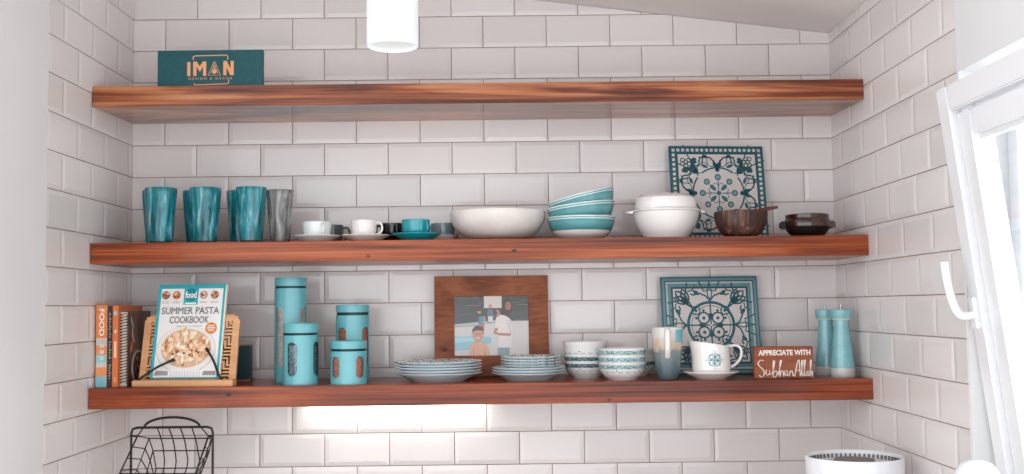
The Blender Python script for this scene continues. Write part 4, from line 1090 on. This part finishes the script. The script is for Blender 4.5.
# S u b h a n A l l a h in a running hand (traced stroke centres)
C2([(180, 235), (150, 232), (128, 262), (150, 290), (180, 320), (178, 362), (150, 375), (140, 355)])
C2([(205, 315), (200, 345), (215, 360), (232, 345), (235, 315), (236, 352), (250, 350)])
C2([(256, 352), (272, 300), (282, 245), (274, 238), (268, 270), (268, 370), (290, 372), (305, 345), (290, 322), (272, 340)])
C2([(312, 360), (332, 290), (346, 240), (338, 236), (330, 270), (328, 372), (340, 330), (355, 322), (362, 345), (362, 372)])
C2([(395, 325), (378, 325), (372, 350), (384, 366), (397, 345), (398, 322), (400, 360), (412, 366)])
C2([(418, 370), (420, 325), (422, 345), (436, 322), (448, 340), (450, 368), (462, 360)])
C2([(466, 372), (482, 300), (500, 240), (512, 238), (514, 300), (518, 372)]); C2([(476, 325), (516, 318)])
C2([(526, 360), (536, 290), (544, 238), (534, 240), (532, 300), (538, 368), (548, 360)])
C2([(552, 360), (560, 290), (568, 236), (558, 240), (556, 300), (562, 368), (572, 360)])
C2([(598, 330), (584, 328), (578, 350), (588, 366), (599, 345), (600, 326), (602, 364), (608, 362)])
C2([(610, 365), (618, 290), (624, 238), (616, 240), (613, 300), (612, 372), (620, 335), (630, 332), (632, 372)])
A.build('lettering', flat(bw, hh, -.0003), PRINT, t)

# --- pepper mills
AQM = noisy('aqua_mill', [(0.3, (110, 168, 176)), (0.7, (130, 184, 190))], (30, 30, 30), rough=.22, coat=.6)
CLR = mat('clear_acrylic', (232, 230, 226), rough=.1, trans=.35, coat=.3)
STEEL = mat('brushed_steel', (170, 168, 164), rough=.3, metal=1.0)
def mill(u0, u1, y, label):
    cx, r, h = fit(u0, u1, 309.2, y, ZB)
    t = thing('pepper_mill', label, 'mill', (cx, y, ZB), 0, 'aqua pepper mills')
    lathe('clear_base', [(0, 0), (r * .96, 0), (r, .003), (r * .99, .026), (r * .9, .027), (0, .027)], CLR, t, n=40)
    lathe('mill_body', [(0, .027), (r * .97, .027), (r * .94, .040), (r * .80, h * .42), (r * .66, h * .66), (r * .60, h * .78), (r * .62, h * .84), (0, h * .84)], AQM, t, n=40)
    lathe('clear_collar', [(0, h * .84), (r * .70, h * .84), (r * .76, h * .865), (0, h * .865)], CLR, t, n=40)
    lathe('mill_head', [(0, h * .865), (r * .76, h * .865), (r * .84, h * .92), (r * .86, h * .985), (r * .80, h), (0, h)], AQM, t, n=40)
    tube('top_pin', [(0, 0, h), (0, 0, h + .006)], .0026, STEEL, t); lathe('knob', [(0, h + .005), (.0042, h + .005), (.0048, h + .008), (.0042, h + .0125), (0, h + .013)], STEEL, t, n=20)
mill(828.4, 853.2, -.235, 'aqua pepper mill in front, nearer the right wall and the shelf end')
mill(813.6, 836.6, -.150, 'aqua pepper mill behind, next to the wooden sign')

# ================================================================== BELOW THE SHELVES
# --- black wire basket on its stand
WIRE = mat('black_basket_wire', (34, 32, 32), rough=.45)
yf = -.26
fx0, fx1 = X(131.2, 440, yf), X(212.8, 440, yf); zt = Zp(172, 427.3, yf); za_ = Zp(172, 417.3, yf)
t = thing('wire_basket', 'black wire basket hung in an arched stand below the lowest shelf', 'basket', ((fx0 + fx1) / 2, yf, WTOP))
def lp(u, v, y): 
    p = P(u, v, y); return (p.x - t.location.x, p.y - t.location.y, p.z - t.location.z)
hw, H_ = (fx1 - fx0) / 2, zt - WTOP
fr = [(-hw, 0, 0.004), (-hw, 0, H_ * .5), (-hw, 0, H_ - .016), (-hw + .004, 0, H_ - .004), (-hw + .016, 0, H_), (0, 0, H_), (hw - .016, 0, H_), (hw - .004, 0, H_ - .004), (hw, 0, H_ - .016), (hw, 0, H_ * .5), (hw, 0, .004)]
tube('stand_frame', fr, .0036, WIRE, t, n=8)
ah = za_ - zt
tube('arched_handle', [(hw * .68 * math.cos(PI - PI * k / 16), 0, H_ + ah * math.sin(PI * k / 16)) for k in range(17)], .0036, WIRE, t, n=8)
for sx_ in (-1, 1): tube('foot_bar', [(sx_ * hw, -.10, .004), (sx_ * hw, .10, .004)], .004, WIRE, t)
# tilted basket: four U-shaped hoops from the back panel down to the front, crossed by bent uprights
hoops = []
back_y = (0.0, .018, .028, .034)
lev = (((137.5, 436), (208.5, 436)), ((149, 438.4), (211.5, 438.4)), ((153, 450.8), (209.5, 450.5)), ((156, 468.3), (197.5, 468.0)))
for k, ((la, ra)) in enumerate(lev):
    yb_ = yf + back_y[k]
    bl, br = Vector(lp(*la, yb_)), Vector(lp(*ra, yb_))
    dn = Vector((0, -.135 + .018 * k, -.086 + .004 * k))
    ins = .004 * k
    fl, fr_ = bl + dn + Vector((-.002 + ins, 0, 0)), br + dn + Vector((.002 - ins, 0, 0))
    hoops.append((bl, br, fl, fr_))
HW = .0019
for k, (bl, br, fl, fr_) in enumerate(hoops):
    mid = [fl, fl + (fr_ - fl) * .22, fl + (fr_ - fl) * .42 + Vector((0, 0, -.012)), fl + (fr_ - fl) * .58 + Vector((0, 0, -.012)), fl + (fr_ - fl) * .78, fr_] if k == 0 else [fl, fr_]
    path = ([bl] if k else [bl]) + mid + [br]
    tube('rim_hoop' if k == 0 else 'hoop', path, HW * (1.35 if k == 0 else 1), WIRE, t, n=6)
    if k: tube('hoop_back', [bl, br], HW, WIRE, t, n=6)
for s_ in (.20, .40, .60, .80):
    top = Vector((-hw * .72 + 2 * hw * .72 * s_ * .98 + .008, 0, H_))
    onb = lambda k, x: hoops[k][0].lerp(hoops[k][1], (x - hoops[k][0].x) / (hoops[k][1].x - hoops[k][0].x))
    p2, p3, p4 = onb(1, top.x + .006), onb(2, top.x + .010), onb(3, top.x + .010)
    f4 = hoops[3][2].lerp(hoops[3][3], s_); f1 = hoops[0][2].lerp(hoops[0][3], s_)
    tube('upright_wire', smooth_path([top, p2, p3, p4, f4, f1], 3), HW, WIRE, t, n=6)
for sd in (0, 1):
    for s_ in (.0, .30, .60, .9):
        q = [h_[sd].lerp(h_[sd + 2], s_) for h_ in hoops]
        tube('side_wire', q, HW * .9, WIRE, t, n=6)
    tube('hanging_link', [(hoops[0][sd]), Vector(((-1 if sd == 0 else 1) * hw * .70, 0, H_))], HW, WIRE, t, n=6)
    tube('pivot_pin', [(hoops[0][sd]), Vector(((-1 if sd == 0 else 1) * hw, 0, hoops[0][sd].z))], .0032, WIRE, t, n=6)

# --- white round appliance on the worktop
WP = mat('white_plastic', (228, 230, 233), rough=.35, coat=.2)
ya_ = -.66
cx, r, h = fit(806.6, 901.8, 455.5, ya_, WTOP)
t = thing('round_appliance', 'white cylindrical appliance with a recessed round top on the worktop', 'appliance', (cx, ya_, WTOP))
lathe('casing', [(0, .001), (r * .95, 0), (r * .985, .006), (r, .02), (r, h - .003), (r * .99, h), (r * .972, h - .001), (r * .962, h - .006), (r * .955, h - .024), (0, h - .024)], WP, t, n=96)
lathe('top_plate', [(r * .95, h - .0235), (r * .80, h - .016), (r * .45, h - .013), (0, h - .012)], mat('white_plastic_matt', (206, 206, 208), rough=.5), t, n=72)
lathe('centre_grille', [(r * .42, h - .0135), (r * .40, h - .008), (0, h - .007)], mat('warm_grey_plastic', (128, 122, 118), rough=.5), t, n=48)
V, Fc = [], []
for k in range(60):
    a = 2 * PI * k / 60; v, f = box_vf(-.0022, .0022, r * .957 - .004, r * .957 + .0006, h - .019, h - .009); n0 = len(V)
    V += [Matrix.Rotation(a, 4, 'Z') @ Vector(q) for q in v]; Fc += [tuple(i + n0 for i in q) for q in f]
from_vf('vent_slots', V, Fc, mat('dark_slot', (120, 116, 114), rough=.6), t)

# --- white domed object by the window
ye = -1.25
rd = X(977, 470, ye) - X(954.2, 470, ye); cxd = X(977, 470, ye); zt_ = Zp(977, 460.0, ye) - WTOP
t = thing('domed_jar', 'white jar with a rounded top in front of the window reveal', 'jar', (cxd, ye, WTOP))
lathe('jar_body', [(0, 0), (rd * .9, 0), (rd * .97, .006), (rd, .02), (rd, zt_ * .80), (0, zt_ * .80)], WP, t, n=48)
lathe('domed_lid', [(rd * .98, zt_ * .80), (rd * 1.0, zt_ * .81), (rd * .985, zt_ * .90), (rd * .90, zt_ * .945), (rd * .68, zt_ * .98), (rd * .35, zt_ * .997), (0, zt_)], WP, t, n=48)
